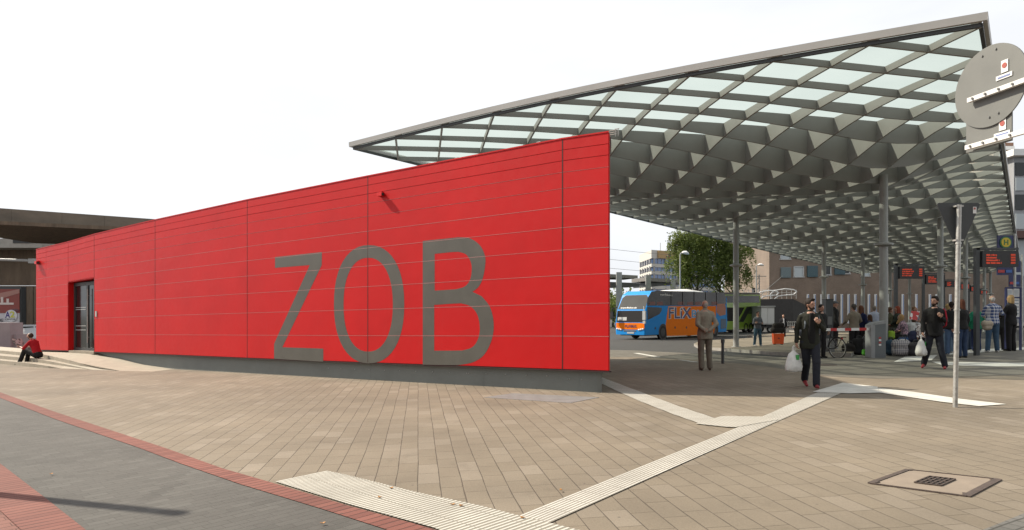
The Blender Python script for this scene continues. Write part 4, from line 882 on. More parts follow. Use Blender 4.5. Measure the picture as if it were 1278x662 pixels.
gb1 = side_panel('side_glass', [(345, 276), (352, 215), (385, 158), (440, 152), (980, 170), (998, 200), (1001, 262), (900, 276)], M['busglass'])
side_panel('driver_window', [(350, 287), (468, 292), (470, 312), (452, 345), (352, 396)], M['busglass'])
ob = side_panel('orange_panel', [(523, 281), (918, 279), (915, 400), (900, 512), (700, 522), (512, 527), (502, 430)], M['busorange'])
side_panel('rear_emblem', [(925, 262), (990, 260), (999, 300), (996, 350), (950, 362), (921, 330)], pm('bus_dull_orange', (.42, .13, .05), .4), .007)
side_panel('rear_vent', [(955, 385), (1000, 385), (1000, 462), (955, 470)], flat('bus_dark_blue', (.015, .08, .16)), .007)
for x0 in (365, 430, 600, 680, 745, 880):
    sp = MB(); q = [bside(*p) for p in ((x0, 245), (x0+48, 243), (x0+48, 272), (x0, 272))]; sp.slab([(a, -sg*.012, z) for a, z in q], (0, sg*.003, 0)); sp.build('seat_back', flat('seat_red', (.16, .035, .02)), gb1)
for x0 in (545, 640, 735, 830, 920):
    m = MB(); a, b = bside(x0, 160), bside(x0, 272); m.bar((a[0], -sg*.013, a[1]), (b[0], -sg*.013, b[1]), .05, .01); m.build('window_bar', M['black'], gb1)
for x0 in (415, 579, 673): m = MB(); a = bside(x0, 463 if x0 < 500 else 457); m.tube((a[0], -sg*.004, a[1]), (a[0], -sg*.014, a[1]), .09); m.build('hatch_lock', M['black'], ob)
def side_text(st, x0, y0, x1, y1, mat, off, parent, bold=0, grow=0):
    a, b, c = bside(x0, y1), bside(x1, y1), bside(x0, y0); wd, ht = abs(b[0]-a[0]), abs(c[1]-a[1]); m = MB()
    o = Vector((a[0]-grow, -sg*off, a[1]-grow)); xd = Vector((1, 0, 0)); m.text(st, o, xd, (0, 0, 1), wd+2*grow, ht+2*grow, .006, bold=bold); return m.build('lettering', mat, parent)
M['navy'] = flat('navy_lettering', (.02, .03, .16)); M['skyl'] = flat('sky_blue_lettering', (.05, .30, .62))
for off, mt, g_, bo_ in ((.012, M['white'], .03, .05), (.019, M['navy'], 0, .015)): side_text('FLiX', 527, 290, 712, 382, mt, off, ob, bo_, g_)
for off, mt, g_, bo_ in ((.012, M['white'], .02, .05), (.019, M['skyl'], 0, .02)): side_text('BUS', 716, 312, 850, 376, mt, off, ob, bo_, g_)
side_text('www.flixbus.de', 455, 174, 556, 194, M['white'], .013, gb1, .01)
# front: across = towards the far side, on the profile facets
def fprof(z):
    pr = [(0, .34), (0, 1.2), (.14, 2.12), (.80, 3.22), (1.45, 3.50)]
    for (x0, z0), (x1, z1) in zip(pr[:-1], pr[1:]):
        if z <= z1: return x0+(x1-x0)*(z-z0)/(z1-z0)
    return 1.45
def fr_panel(name, pts, mat, off=.012, th=.01, parent=None):  # pts: (across 0..1 from near side, z)
    m = MB(); q = [Vector((fprof(z)-off, sg*2.5*w_, z)) for w_, z in pts]; m.slab(q, (th, 0, 0)); return m.build(name, mat, parent or bus)
fr_panel('windscreen', [(.04, 2.17), (.96, 2.17), (.94, 3.0), (.85, 3.2), (.15, 3.2), (.06, 3.0)], M['screenglass'])
lw = fr_panel('lower_windscreen', [(.03, 1.26), (.5, 1.24), (.97, 1.26), (.97, 2.06), (.03, 2.06)], M['busglass'])
m = MB(); 
for z0 in (2.075, 2.105): m.bar((fprof(2.1)-.02, sg*.02, z0), (fprof(2.1)-.02, sg*2.48, z0), .012)
fo = fr_panel('orange_band', [(.02, .80), (.25, .72), (.75, .72), (.98, .80), (.98, 1.19), (.02, 1.19)], M['busorange'])
def fr_text(st, w0, w1, z0, z1, mat, parent, off=.03, bold=.01):
    xd = Vector((0, -sg, 0)); x = fprof((z0+z1)/2); ud = Vector((fprof(z1)-fprof(z0), 0, z1-z0)).normalized(); m = MB(); m.text(st, (fprof(z0)-off, sg*2.5*w1, z0), xd, ud, 2.5*(w1-w0), z1-z0, .006, bold=bold); return m.build('lettering', mat, parent)
fr_text('FLiXBUS', .28, .66, .86, 1.05, M['navy'], fo); fr_text('www.flixbus.de', .33, .88, 2.22, 2.36, M['white'], bus)
fr_panel('licence_plate', [(.36, .42), (.60, .42), (.60, .54), (.36, .54)], M['lightgrey'], .02); fr_panel('grille', [(.30, .58), (.72, .58), (.72, .67), (.30, .67)], M['midgrey'], .02)
fr_panel('destination_card', [(.62, 1.36), (.93, 1.36), (.93, 1.60), (.62, 1.60)], M['lightgrey'], .03, parent=lw)
for w0 in (.03, .77): 
    for k in range(3): m = MB(); m.ell((-.005, sg*2.5*(w0+.04+k*.065), .70+(.035*k if w0 > .5 else .035*(2-k))*.8), (.05, .085, .07)); m.build('headlight', M['white'], bus, False, True)
m = MB(); m.box((-.24, -sg*.10, 1.72), (.14, .24, .62)); m.box((-.24, -sg*.10, 1.25), (.12, .2, .2)); m.path([(.02, sg*.1, 2.3), (-.2, -sg*.02, 2.35), (-.24, -sg*.1, 2.05)], .035); m.build('mirror', M['lightgrey'], bus)
m = MB(); m.box((-.30, sg*2.6, 1.75), (.14, .22, .5)); m.path([(.02, sg*2.4, 2.3), (-.3, sg*2.6, 2.2), (-.3, sg*2.6, 2.0)], .035); m.build('mirror', M['black'], bus)
m = MB(); m.path([(fprof(2.3)-.03, sg*1.9, 2.25), (fprof(2.9)-.06, sg*2.1, 2.75)], .02, 6); m.build('wiper', M['black'], bus)
m = MB(); m.loft([((4.6, sg*1.25, 3.50), (.0, .8, 0), (0, 0, .02)), ((4.9, sg*1.25, 3.52), (.0, .9, 0), (0, 0, .16)), ((7.5, sg*1.25, 3.56), (.0, .95, 0), (0, 0, .26)), ((9.4, sg*1.25, 3.54), (.0, .9, 0), (0, 0, .16)), ((9.9, sg*1.25, 3.5), (.0, .8, 0), (0, 0, .02))]); m.build('air_conditioner', M['white'], bus, False, True)
m = MB(); m.box((BL*.5, sg*1.25, .42), (BL-.8, 2.2, .3)); m.build('underbody', M['black'], bus)
wx = [bside(480, 505)[0], bside(908, 470)[0]]
for x in wx:
    for y in (.14, 2.36): wheel(bus, (x, sg*y, .50), .50, .3, (0, 1, 0))
    m = MB(); m.tube((x, -sg*.003, .52), (x, sg*.02, .52), .60, seg=28); m.build('wheel_arch', M['black'], bus)
# ---- green double decker
D1 = P(862, 0, 60); D2 = P(949.5, 0, 70); D1.z = D2.z = 0
prof2 = lambda L: [(0, .34), (-.05, 1.6), (.1, 2.2), (.5, 3.75), (.9, 3.9), (L-.3, 3.9), (L, 3.7), (L+.03, 1.2), (L-.05, .36)]
gbus, sg2, gd, gn, GL = make_bus('double_decker_bus', 'green double decker coach parked behind the orange and blue coach', D1, D2, 2.5, 3.9, -.12, M['busgreen'], prof2)
def gside(x, y): dx = (x-CX)/F; Y = (D1.x*gd.y-D1.y*gd.x)/(dx*gd.y-gd.x); p = P(x, y, Y); return (p-D1).dot(gd), p.z+.12
def gpanel(name, pts, mat, off=.008): m = MB(); q = [gside(*p) for p in pts]; m.slab([(s_, -sg2*off, z) for s_, z in q], (0, sg2*.006, 0)); return m.build(name, mat, gbus)
gpanel('upper_window', [(880, 369), (947.5, 369.5), (948, 378), (880, 378)], M['busglass']); gpanel('roof_band', [(880, 364.8), (948, 365.8), (948, 368), (880, 367.6)], flat('bus_brown', (.06, .045, .035)))
gpanel('lower_window', [(880, 384), (929, 384), (925, 392), (919, 401), (880, 401)], M['busglass']); gpanel('stripe', [(932, 383), (938, 383), (928, 402), (922, 402)], M['black'], .010); gpanel('lower_window', [(934, 384), (947, 384), (947, 392), (931, 392)], flat('bus_dark_green', (.06, .10, .02)))
for x in (gside(931, 0)[0], gside(937.3, 0)[0], gside(872, 0)[0]):
    for y in (.14, 2.36): wheel(gbus, (x, sg2*y, .5), .5, .3, (0, 1, 0))
m = MB(); m.box((GL*.5, sg2*1.25, .42), (GL-.8, 2.2, .3)); m.build('underbody', M['black'], gbus)
m = MB(); m.box((GL+.02, sg2*1.25, 2.2), (.04, 2.0, 1.2)); m.build('rear_window', M['glass'], gbus)
# ---- white trailer
tc = gy(958, 66); tr = thing('box_trailer', 'white box trailer beside the green double decker coach', 'trailer', tuple(tc)); Yt = 66
m = MB(); pbox(m, 950, 383, 966.5, 405.3, Yt, 3.2); m.build('box', pm('trailer_white', (.55, .55, .53), .5, var=.05), tr, True)
m = MB(); a = P(949.8, 382.6, Yt); b = P(966.8, 384.4, Yt); m.box(((a.x+b.x)/2, Yt+1.6, a.z), (b.x-a.x+.1, 3.4, .1)); m.build('roof_trim', M['lightgrey'], tr, True)
m = MB(); p = P(961, 405, Yt)
for k in (0, 1): pbox(m, 950.2+k*8.2, 385, 957.8+k*8.2, 404, Yt-.03, .03)
m.build('door', M['white'], tr, True)
m = MB(); m.bar((a.x, Yt, .45), (b.x+1.4, Yt+.2, .45), .14); m.build('drawbar', M['black'], tr, True); m = MB(); pbox(m, 950.6, 405.2, 966, 409.5, Yt+.6, 2.2); m.build('chassis', M['black'], tr, True)
for dx in (.95,):
    for y in (.2, 2.9):
        q = tc+Vector((.35, 0, 0)); 
        wheel(tr, (.35, y+.0, .36), .36, .22, (0, 1, 0)); m = MB(); m.slab([(-.15, y-.16, .55), (0, y-.16, .78), (.7, y-.16, .78), (.85, y-.16, .55), (.75, y-.16, .55), (.62, y-.16, .70), (.08, y-.16, .70), (-.05, y-.16, .55)], (0, .3, 0)); m.build('mudguard', M['black'], tr)
# ================================================================== STREET FURNITURE
# ---- give way sign seen from behind
b = gp(1192, 508.5); Ys = b.y; k_s = Ys/F
gw = thing('give_way_sign', 'galvanised post with the dark back of a triangular give way sign', 'road sign', tuple(b))
zt0 = EYE+(394-256)*k_s; lean = (1197-1192)*k_s; m = MB()
m.tube((b.x, b.y, b.z-.05), (b.x+lean, b.y, zt0), .035, .035, 20); m.build('post', M['galv'], gw, True, True)
m = MB()
for y in (304, 387, 415): z = EYE+(394-y)*k_s; t = (z-b.z)/(zt0-b.z); m.tube((b.x+lean*t, b.y, z-.012), (b.x+lean*t, b.y, z+.012), .043, seg=20)
m.build('collar', M['galv'], gw, True)
m = MB(); ty = b.y+.06; tri = []
for x, y in ((1168.5, 253.5), (1224, 253.5), (1200, 309), (1193, 309)): q = P(x, y, ty); tri.append(q)
tri2 = []
for i, p in enumerate(tri):
    a, c = tri[i-1], tri[(i+1) % len(tri)]
    if i < 2: tri2 += [p+(a-p).normalized()*.045, p+((a-p).normalized()+(c-p).normalized())*.012, p+(c-p).normalized()*.045]
    else: tri2.append(p)
m.slab(tri2, (0, .012, 0)); sp_ = m.build('sign_plate', M['darkgrey'], gw, True)
m = MB(); p = P(1216.5, 262.5, ty-.004); m.box(p, (.055, .003, .105)); st1 = m.build('sticker', M['white'], sp_, True); m = MB(); m.box(P(1216.5, 260.5, ty-.008), (.03, .003, .03)); m.build('sticker_mark', flat('sticker_red', (.40, .10, .08)), st1, True)
m = MB()
for y in (257.5, 300): z = EYE+(394-y)*k_s; m.box((b.x+lean*.95, b.y+.02, z), (.12, .09, .025))
m.build('clamp', M['galv'], gw, True)
# ---- round sign with plate, both from behind, on arms from a post beyond the frame
dv = Vector((.2, -.98, 0)).normalized(); dn = Vector((dv.y, -dv.x, 0))
if dn.dot(Vector((.71, 1, 0))) < 0: dn = -dn         # away from the viewer
cY = 5.05; cc = P(1232, 107.5, cY); rs = thing('round_traffic_sign', 'round sign plate and small square plate seen from behind at the upper right edge', 'road sign', (cc.x+dv.x*.95, cc.y+dv.y*.95, G(cc.x, cc.y)))
m = MB(); N = 64; c0 = cc+dn*.02; pl_ = [c0+dv*(.305*math.cos(2*math.pi*k/N))+Vector((0, 0, .305*math.sin(2*math.pi*k/N))) for k in range(N)]; m.slab(pl_, dn*.01); ds = m.build('round_plate', M['signback'], rs, True)
m = MB(); m.prism([c0+dv*(.305*math.cos(2*math.pi*k/N))+Vector((0, 0, .305*math.sin(2*math.pi*k/N)))-dn*.004 for k in range(N)], [c0+dv*(.298*math.cos(2*math.pi*k/N))+Vector((0, 0, .298*math.sin(2*math.pi*k/N)))-dn*.0045 for k in range(N)]); bpy.data.objects  # thin rolled rim
def plate_pt(a, z, off=0.): return cc+dv*a+Vector((0, 0, z))+dn*off
m = MB(); m.slab([plate_pt(-.215, -.455, .033), plate_pt(.17, -.455, .033), plate_pt(.17, -.20, .033), plate_pt(-.215, -.20, .033)], dn*.01); sp2 = m.build('square_plate', M['signback'], rs, True)
def arm(z, a0):
    m = MB(); p0, p1 = plate_pt(a0, z, -.012), plate_pt(.98, z, -.012); m.bar(p0, p1, .03, .034); ar = m.build('arm', M['white'], rs, True)
    for k in range(4): m = MB(); c = plate_pt(a0+.05+k*.11, z, -.028); m.tube(c, c-dn*.008, .009, seg=10); m.build('bolt', M['midgrey'], ar, True)
arm(-.065, -.15); arm(-.428, -.17)
for a, z in ((.0, -.235), (.075, -.225), (-.06, .25), (.055, .26)): m = MB(); c = plate_pt(a, z, .018); m.tube(c, c-dn*.006, .008, seg=10); m.build('rivet', M['midgrey'], ds, True)
def sticker(a, z, parent, off=.016):
    m = MB(); m.slab([plate_pt(a-.028, z-.0, off), plate_pt(a+.028, z, off), plate_pt(a+.028, z+.09, off), plate_pt(a-.028, z+.09, off)], -dn*.002); s1 = m.build('sticker', M['white'], parent, True)
    m = MB(); c = plate_pt(a, z+.05, off-.003); m.tube(c, c-dn*.002, .02, seg=12); m.build('sticker_mark', flat('sticker_red', (.40, .10, .08)), s1, True)
    m = MB(); m.slab([plate_pt(a-.07, z-.045, off), plate_pt(a+.06, z-.045, off), plate_pt(a+.06, z-.012, off), plate_pt(a-.07, z-.012, off)], -dn*.002); s2 = m.build('sticker', M['white'], parent, True)
    m = MB(); m.text('0511 420', plate_pt(-.05+a, z-.038, off-.003), dv, (0, 0, 1), .10, .018, .001) if False else m.bar(plate_pt(a-.055, z-.03, off-.003), plate_pt(a+.045, z-.03, off-.003), .002, .012); m.build('sticker_mark', flat('sticker_blue', (.2, .25, .45)), s2, True)
sticker(.13, .06, ds); sticker(.10, -.36, sp2, .03)
pp = plate_pt(.97, 0, .02); m = MB(); m.tube((pp.x, pp.y, G(pp.x, pp.y)-.1), (pp.x, pp.y, cc.z+.45), .038, seg=18); m.build('post', M['galv'], rs, True, True)
# ---- post beyond the left edge whose shadow crosses the path
pt = (-5.95, 6.72); t = thing('traffic_sign_post', 'galvanised sign post just beyond the lower left edge, casting a long shadow', 'road sign', (pt[0], pt[1], G(*pt)))
m = MB(); m.tube((pt[0], pt[1], G(*pt)-.05), (pt[0], pt[1], G(*pt)+3.25), .075, seg=16); m.build('post', M['galv'], t, True, True)
m = MB(); m.tube((pt[0], pt[1], G(*pt)+3.25), (pt[0], pt[1], G(*pt)+3.3), .085, seg=16); m.build('post_cap', M['galv'], t, True)
# ---- barrier with cabinet and striped boom
b0 = gp(1097, 447); Yb = b0.y; kb = Yb/F; br = thing('parking_barrier', 'grey barrier cabinet with a red and white striped boom', 'barrier', tuple(b0))
ht = (447-404)*kb; m = MB(); wz = G(b0.x, b0.y)
front = [(-.24, 0), (-.24, ht-.06), (-.14, ht+.0), (.20, ht+.06), (.22, ht+.03), (.22, 0)]
m.slab([(b0.x+x, Yb, wz+z) for x, z in front], (0, .34, 0)); m.build('cabinet', pm('barrier_grey', (.12, .135, .14), .5, var=.1), br, True)
m = MB(); m.slab([(b0.x+x, Yb-.012, wz+z) for x, z in ((-.255, 0), (-.255, ht-.05), (-.145, ht+.012), (-.13, ht-.10), (-.13, 0))], (0, .37, 0)); m.slab([(b0.x+x, Yb-.012, wz+z) for x, z in ((-.16, ht-.05), (-.13, ht+.03), (.23, ht+.09), (.23, ht+.0))], (0, .37, 0)); m.build('cabinet_trim', pm('barrier_light', (.26, .27, .27), .5), br, True)
for k in range(4): m = MB(); m.box((b0.x+.03, Yb-.004, wz+.42+k*.075), (.075, .012, .05)); m.build('badge', flat('badge_red', (.45, .03, .03)) if k % 2 else M['white'], br, True)
zb_ = EYE+(394-411)*kb; x0, x1 = P(1033, 411, Yb).x, P(1089, 411, Yb).x; m = MB(); m.bar((x0, Yb+.1, zb_-.02), (x1, Yb+.1, zb_), .05, .085); bm_ = m.build('boom', M['white'], br, True)
for u0, u1 in ((1038, 1046), (1056, 1064), (1074, 1083)):
    a, b_ = P(u0, 411, Yb).x, P(u1, 411, Yb).x; m = MB(); m.bar((a, Yb+.1, zb_-.02+(a-x0)/(x1-x0)*.02), (b_, Yb+.1, zb_-.02+(b_-x0)/(x1-x0)*.02), .054, .089); m.build('red_stripe', flat('stripe_red', (.48, .02, .02)), bm_, True)
# ---- ticket column and small grey box
tcb = gy(1033, 24.5); t = thing('ticket_column', 'tall dark grey ticket column beside the striped boom end', 'ticket machine', tuple(tcb)); m = MB(); hh = EYE+(394-374.5)/F*24.5-tcb.z
m.box((tcb.x, 24.5, tcb.z+hh/2), (.26, .3, hh)); m.build('housing', M['darkgrey'], t, True); m = MB(); m.box((tcb.x, 24.34, tcb.z+1.25), (.16, .02, .3)); m.build('reader_panel', M['midgrey'], t, True); m = MB(); m.box((tcb.x, 24.5, tcb.z+hh+.015), (.29, .33, .03)); m.build('cap', M['black'], t, True)
c = gy(1037.5, 23.6); m = MB(); m.box((c.x, 23.7, c.z+.28), (.19, .3, .56)); m.box((c.x, 23.7, c.z+.575), (.21, .32, .03)); tag(m.build('utility_box', M['midgrey']), 'low grey utility box at the foot of the ticket column', 'utility box')
# ---- bollard
c = gp(902, 454); m = MB(); hb = 30*c.y/F; m.tube(c-Vector((0, 0, .03)), c+Vector((0, 0, hb-.1)), .045, seg=16); m.tube(c+Vector((0, 0, hb-.1)), c+Vector((0, 0, hb)), .058, seg=16); m.tube(c+Vector((0, 0, hb)), c+Vector((0, 0, hb+.01)), .058, .03, 16); tag(m.build('bollard', M['darkgrey'], None, False, True), 'thin dark metal bollard beside the man in the beige jacket', 'bollard')
# ---- departure displays
M['led'] = emis('orange_led_text', (.62, .05, .01), .42)
def display(x0, x1, ytop, ybot, Y, which, hh_=None, seed=0):
    rnd = random.Random(seed); a, b = P(x0, ybot, Y), P(x1, ytop, Y); w_, h_ = b.x-a.x, b.z-a.z; px_ = a.x-.10; g_ = G(px_, Y)
    t = thing('departure_display', which, 'display board', (px_, Y, g_), 0, 'departure displays along the canopy')
    m = MB(); m.box((px_, Y+.05, (g_+b.z+.1)/2), (.12, .14, b.z+.1-g_)); m.build('post', M['darkgrey'], t, True)
    m = MB(); m.box((px_+w_/2+.05, Y+.05, b.z+.07), (w_+.2, .14, .07)); m.build('top_arm', M['darkgrey'], t, True)
    m = MB(); m.box(((a.x+b.x)/2, Y+.04, (a.z+b.z)/2), (w_, .24, h_)); bx = m.build('display_case', M['black'], t, True)
    m = MB(); n = 4; lh = h_*.115
    for i in range(n):
        z = b.z-h_*(.26+.165*i); cx = a.x+w_*.10; end_ = a.x+w_*(.36+.22*rnd.random())
        while cx < end_: cw = w_*.022; hv = lh*rnd.uniform(.65, 1.0); m.box((cx+cw/2, Y-.088, z-lh/2+hv/2), (cw*.78, .008, hv)); cx += cw*(1 if rnd.random() < .86 else 1.8)
        cx = a.x+w_*.79
        while cx < a.x+w_*.91: m.box((cx, Y-.088, z), (w_*.018, .008, lh)); cx += w_*.026
    m.build('display_text', M['led'], bx, True); return t
M['noprint'] = M['black']
for args in ((1224, 1269, 313.5, 333.5, 21.6, 'nearest and largest hanging departure display with orange text, under the blue stop sign'), (1121.5, 1152.5, 332.5, 348, 30.2, 'second nearest departure display, left of the brick wall slits near the thick column'), (1155, 1178.5, 343, 355, 41, 'third departure display from the left end of the row'), (1180, 1193.5, 350.5, 358.5, 58, 'fourth departure display, just left of the sign post'), (1198, 1209.5, 353.5, 361.8, 64, 'fifth departure display, just right of the sign post'), (1211, 1221, 357, 364.3, 74, 'sixth departure display, second from the far end'), (1223, 1232, 361, 367.8, 82, 'farthest and smallest departure display in the row')):
    display(args[0], args[1], args[2], args[3], args[4], args[5], seed=int(args[0]))
# ---- stop sign masts with blue panels
def mast(x, Y, ztop_y, label): b = gy(x, Y); t = thing('bus_stop_mast', label, 'bus stop sign', tuple(b)); m = MB(); m.tube(b, (b.x, Y, P(x, ztop_y, Y).z), .05, seg=14); m.build('pole', M['galv'], t, True, True); return t
M['signblue'] = pm('sign_blue', (.015, .022, .10), .4, var=.05)
t = mast(1266.5, 31, 292, 'bus stop mast with a yellow and green H on dark blue')
m = MB(); pbox(m, 1245, 294, 1265, 312, 31, .06); pn = m.build('stop_panel', M['signblue'], t, True)
c = P(1255.3, 302.7, 30.97); m = MB(); m.tube((c.x, 31, c.z), (c.x, 30.965, c.z), .27, seg=32); m.build('green_disc', flat('sign_green', (.02, .16, .04)), pn, True)
m = MB(); m.tube((c.x, 31, c.z), (c.x, 30.95, c.z), .215, seg=32); m.build('yellow_disc', flat('sign_yellow', (.62, .45, .01)), pn, True)
m = MB(); m.text('H', (c.x-.10, 30.945, c.z-.12), (1, 0, 0), (0, 0, 1), .2, .24, .01, bold=.02); m.build('stop_letter', flat('sign_green', (.02, .16, .04)), pn, True)
m = MB(); pbox(m, 1245, 334, 1264.5, 343.5, 31, .06); pn = m.build('line_panel', M['signblue'], t, True); m = MB(); pbox(m, 1246, 337, 1254, 340.5, 30.97, .02); m.build('line_mark', flat('badge_red', (.45, .03, .03)), pn, True); m = MB(); pbox(m, 1255.5, 337, 1263, 340.5, 30.97, .02); m.build('line_mark', flat('mark_blue', (.03, .12, .4)), pn, True)
t = mast(1275.5, 40, 318, 'second bus stop mast with narrow blue panels, farther right'); m = MB(); pbox(m, 1259.5, 343, 1274, 358, 40, .06); pn = m.build('line_panel', M['signblue'], t, True); m = MB(); pbox(m, 1260.5, 352, 1265, 355, 39.97, .02); m.build('line_mark', flat('badge_red', (.45, .03, .03)), pn, True); m = MB(); pbox(m, 1266.5, 352, 1272, 355, 39.97, .02); m.build('line_mark', flat('mark_blue', (.03, .12, .4)), pn, True)
m = MB(); pbox(m, 1268, 326, 1274, 340, 40, .06); m.build('side_panel', M['signblue'], t, True)
tb_ = gy(1264.5, 27); t = thing('timetable_board', 'timetable board in a dark blue frame behind the blonde woman', 'notice board', tuple(tb_)); m = MB()
for x in (1255.5, 1273.5): p = P(x, 359, 27); m.box((p.x, 27, (p.z+tb_.z)/2), (.06, .08, p.z-tb_.z))
for y in (359.5, 371.5, 397): p0, p1 = P(1255.5, y, 27), P(1273.5, y, 27); m.bar(p0, p1, .06, .06)
m.build('frame', M['signblue'], t, True)
for x0, y0, x1, y1 in ((1256.8, 361, 1264, 370.5), (1265, 361, 1272.3, 370.5), (1256.8, 373, 1272.3, 396)): 
    m = MB(); pbox(m, x0, y0, x1, y1, 26.99, .02); sh = m.build('timetable_sheet', M['white'], t, True)
    m = MB()
    for k in range(5): yy = y0+1.2+k*(y1-y0-2)/5; pbox(m, x0+.8, yy, x1-.8, yy+(y1-y0)*.06, 26.98, .008)
    m.build('timetable_lines', flat('print_grey_blue', (.25, .3, .36)), sh, True)
# ---- covers in the paving
q = [gp(x, y, .006) for x, y in ((1086, 603.5), (1133.5, 586.5), (1246, 598.5), (1206, 619.5))]
mc = thing('utility_cover', 'square paved utility cover with an iron rim and small grid', 'manhole cover', tuple(sum(q, Vector())/4)); m = MB(); m.slab(q, (0, 0, -.03)); m.build('cover_slab', pm('cover_concrete', (.235, .19, .145), .85, var=.12, scale=6), mc, True)
def inset(p, f_, dz=0.): c = sum(p, Vector())/len(p); return [c+(v-c)*f_+Vector((0, 0, dz)) for v in p]
def lerp4(u, v, dz=.0): return (q[0]*(1-u)*(1-v)+q[1]*(1-u)*v+q[2]*u*v+q[3]*u*(1-v))+Vector((0, 0, dz))
M['iron'] = pm('rusty_iron', (.07, .05, .04), .8, var=.3, scale=20, bump=.004, bscale=60)
m = MB()
for a, b, w_ in (((0, 0), (0, 1), .045), ((0, 1), (1, 1), .016), ((1, 1), (1, 0), .06), ((1, 0), (0, 0), .018)): m.bar(lerp4(*a, .001), lerp4(*b, .001), w_, .012)
m.build('iron_rim', M['iron'], mc, True)
for u, v in ((0.02, .02), (.02, .98), (.97, .04), (.97, .96)): m = MB(); m.slab([lerp4(u-.02 if u > .5 else u, v-.04 if v > .5 else v, .0015), lerp4(u+.0 if u > .5 else u+.02, v-.04 if v > .5 else v, .0015), lerp4(u if u > .5 else u+.05, v if v > .5 else v+.08, .0015), lerp4(u-.05 if u > .5 else u, v if v > .5 else v+.08, .0015)], (0, 0, .006)); m.build('iron_corner', M['iron'], mc, True)
m = MB(); U0, U1, V0, V1 = .36, .64, .30, .72; m.slab([lerp4(U0, V0, .001), lerp4(U0, V1, .001), lerp4(U1, V1, .001), lerp4(U1, V0, .001)], (0, 0, .004)); gri = m.build('grid_plate', M['black'], mc, True)
m = MB()
for k in range(6): t_ = k/5; m.bar(lerp4(U0+(U1-U0)*t_, V0, .008), lerp4(U0+(U1-U0)*t_, V1, .008), .012, .01)
for k in range(5): t_ = k/4; m.bar(lerp4(U0, V0+(V1-V0)*t_, .008), lerp4(U1, V0+(V1-V0)*t_, .008), .012, .01)
m.build('grid_bars', M['iron'], gri, True)
c = gp(1034, 455.5, .006); m = MB(); m.tube(c-Vector((0, 0, .02)), c, .33, seg=32); m.tube(c, c+Vector((0, 0, .004)), .22, seg=32); tag(m.build('manhole_cover', M['iron']), 'round iron manhole cover behind the walking man with the open parka', 'manhole cover')
q2 = [gp(x, y, .006) for x, y in ((604, 496), (640, 491), (748, 496), (712, 503))]; m = MB(); m.slab(q2, (0, 0, -.02)); tag(m.build('shaft_cover', pm('grey_metal_cover', (.20, .205, .20), .5, var=.12, scale=5)), 'flat grey rectangular shaft cover in front of the red wall', 'manhole cover')
rnd = random.Random(4); lm = pm('dry_leaf', (.38, .18, .05), .7, var=.3)
for i, (x, y) in enumerate(((64, 592), (403, 653.5), (474, 621), (488.5, 609.5), (565, 630), (575.5, 631.5), (652, 646.5), (700, 612))):
    c = gp(x, y, .016); m = MB(); a = rnd.uniform(0, 6); r_ = .024; n = 9; m.slab([c+Vector((math.cos(a)*p-math.sin(a)*q_, math.sin(a)*p+math.cos(a)*q_, .008*abs(math.sin(p*80)))) for p, q_ in ((-r_, 0), (-r_*.4, r_*.5), (0, r_*.35), (r_*.3, r_*.6), (r_, 0), (r_*.3, -r_*.5), (0, -r_*.3), (-r_*.5, -r_*.45))], (0, 0, .003))
    tag(m.build('fallen_leaf', lm), ['brown leaf on the grey path near the left edge', 'brown leaf on the grey path beside the red brick edging', 'dry leaf in the middle of the white ribbed paving', 'dry leaf on the upper rim of the white ribbed paving', 'left of two close dry leaves on the white ribbed paving', 'right of two close dry leaves on the white ribbed paving', 'dry leaf where the two white guide strips meet', 'dry leaf on the tan paving right of the narrow guide strip'][i], 'leaf', 'fallen leaves')
# ================================================================== PEOPLE
SKIN = pm('skin', (.42, .235, .165), .55, var=.06, scale=8)
_cl = {}
def cloth(name, col, rough=.85):
    if name not in _cl: _cl[name] = pm(name, col, rough, var=.14, scale=9, bump=.004, bscale=55, spec=.2)
    return _cl[name]
def plaid():
    t = NT('blue_white_plaid'); sp = t.n('ShaderNodeSeparateXYZ'); t.l(t.obj(), sp.inputs[0])
    a = t.math('GREATER_THAN', t.math('FRACT', t.math('MULTIPLY', t.math('ADD', sp.outputs[0], sp.outputs[1]), 9)), .62); b = t.math('GREATER_THAN', t.math('FRACT', t.math('MULTIPLY', sp.outputs[2], 9)), .62)
    c = t.mix(t.math('MULTIPLY', t.math('ADD', a, b), .5), (.03, .06, .17), (.55, .56, .58)); t.l(c, t.b.inputs['Base Color']); t.b.inputs['Roughness'].default_value = .85; return t.m
def speckle(name, c1, c2, sc_=28):
    t = NT(name); f = t.ramp(t.noise(t.obj(), sc_, 3), .48, .54); t.l(t.mix(f, c1, c2), t.b.inputs['Base Color']); t.b.inputs['Roughness'].default_value = .9; return t.m
_cl['plaid'] = plaid(); _cl['floral'] = speckle('floral_cloth', (.10, .08, .10), (.35, .22, .26), 20); _cl['dalmatian'] = speckle('spotted_white_cloth', (.62, .6, .58), (.10, .05, .05), 16)
EYE_M = pm('eye_dark', (.02, .015, .012), .2); LIP = pm('lips', (.30, .12, .10), .5)
STAND = dict(pel=(0, 0, .93), neck=(0, .01, 1.49), head=(0, .03, 1.655), look=0., nod=0.,
             hip=((-.09, 0, .91), (.09, 0, .91)), knee=((-.10, .015, .50), (.10, .015, .50)), ank=((-.11, -.01, .085), (.11, -.01, .085)),
             sho=((-.170, 0, 1.405), (.170, 0, 1.405)), elb=((-.215, -.02, 1.15), (.215, -.02, 1.15)), wri=((-.225, .07, .90), (.225, .07, .90)), hand=(None, None), foot=((0, 1), (0, 1)))
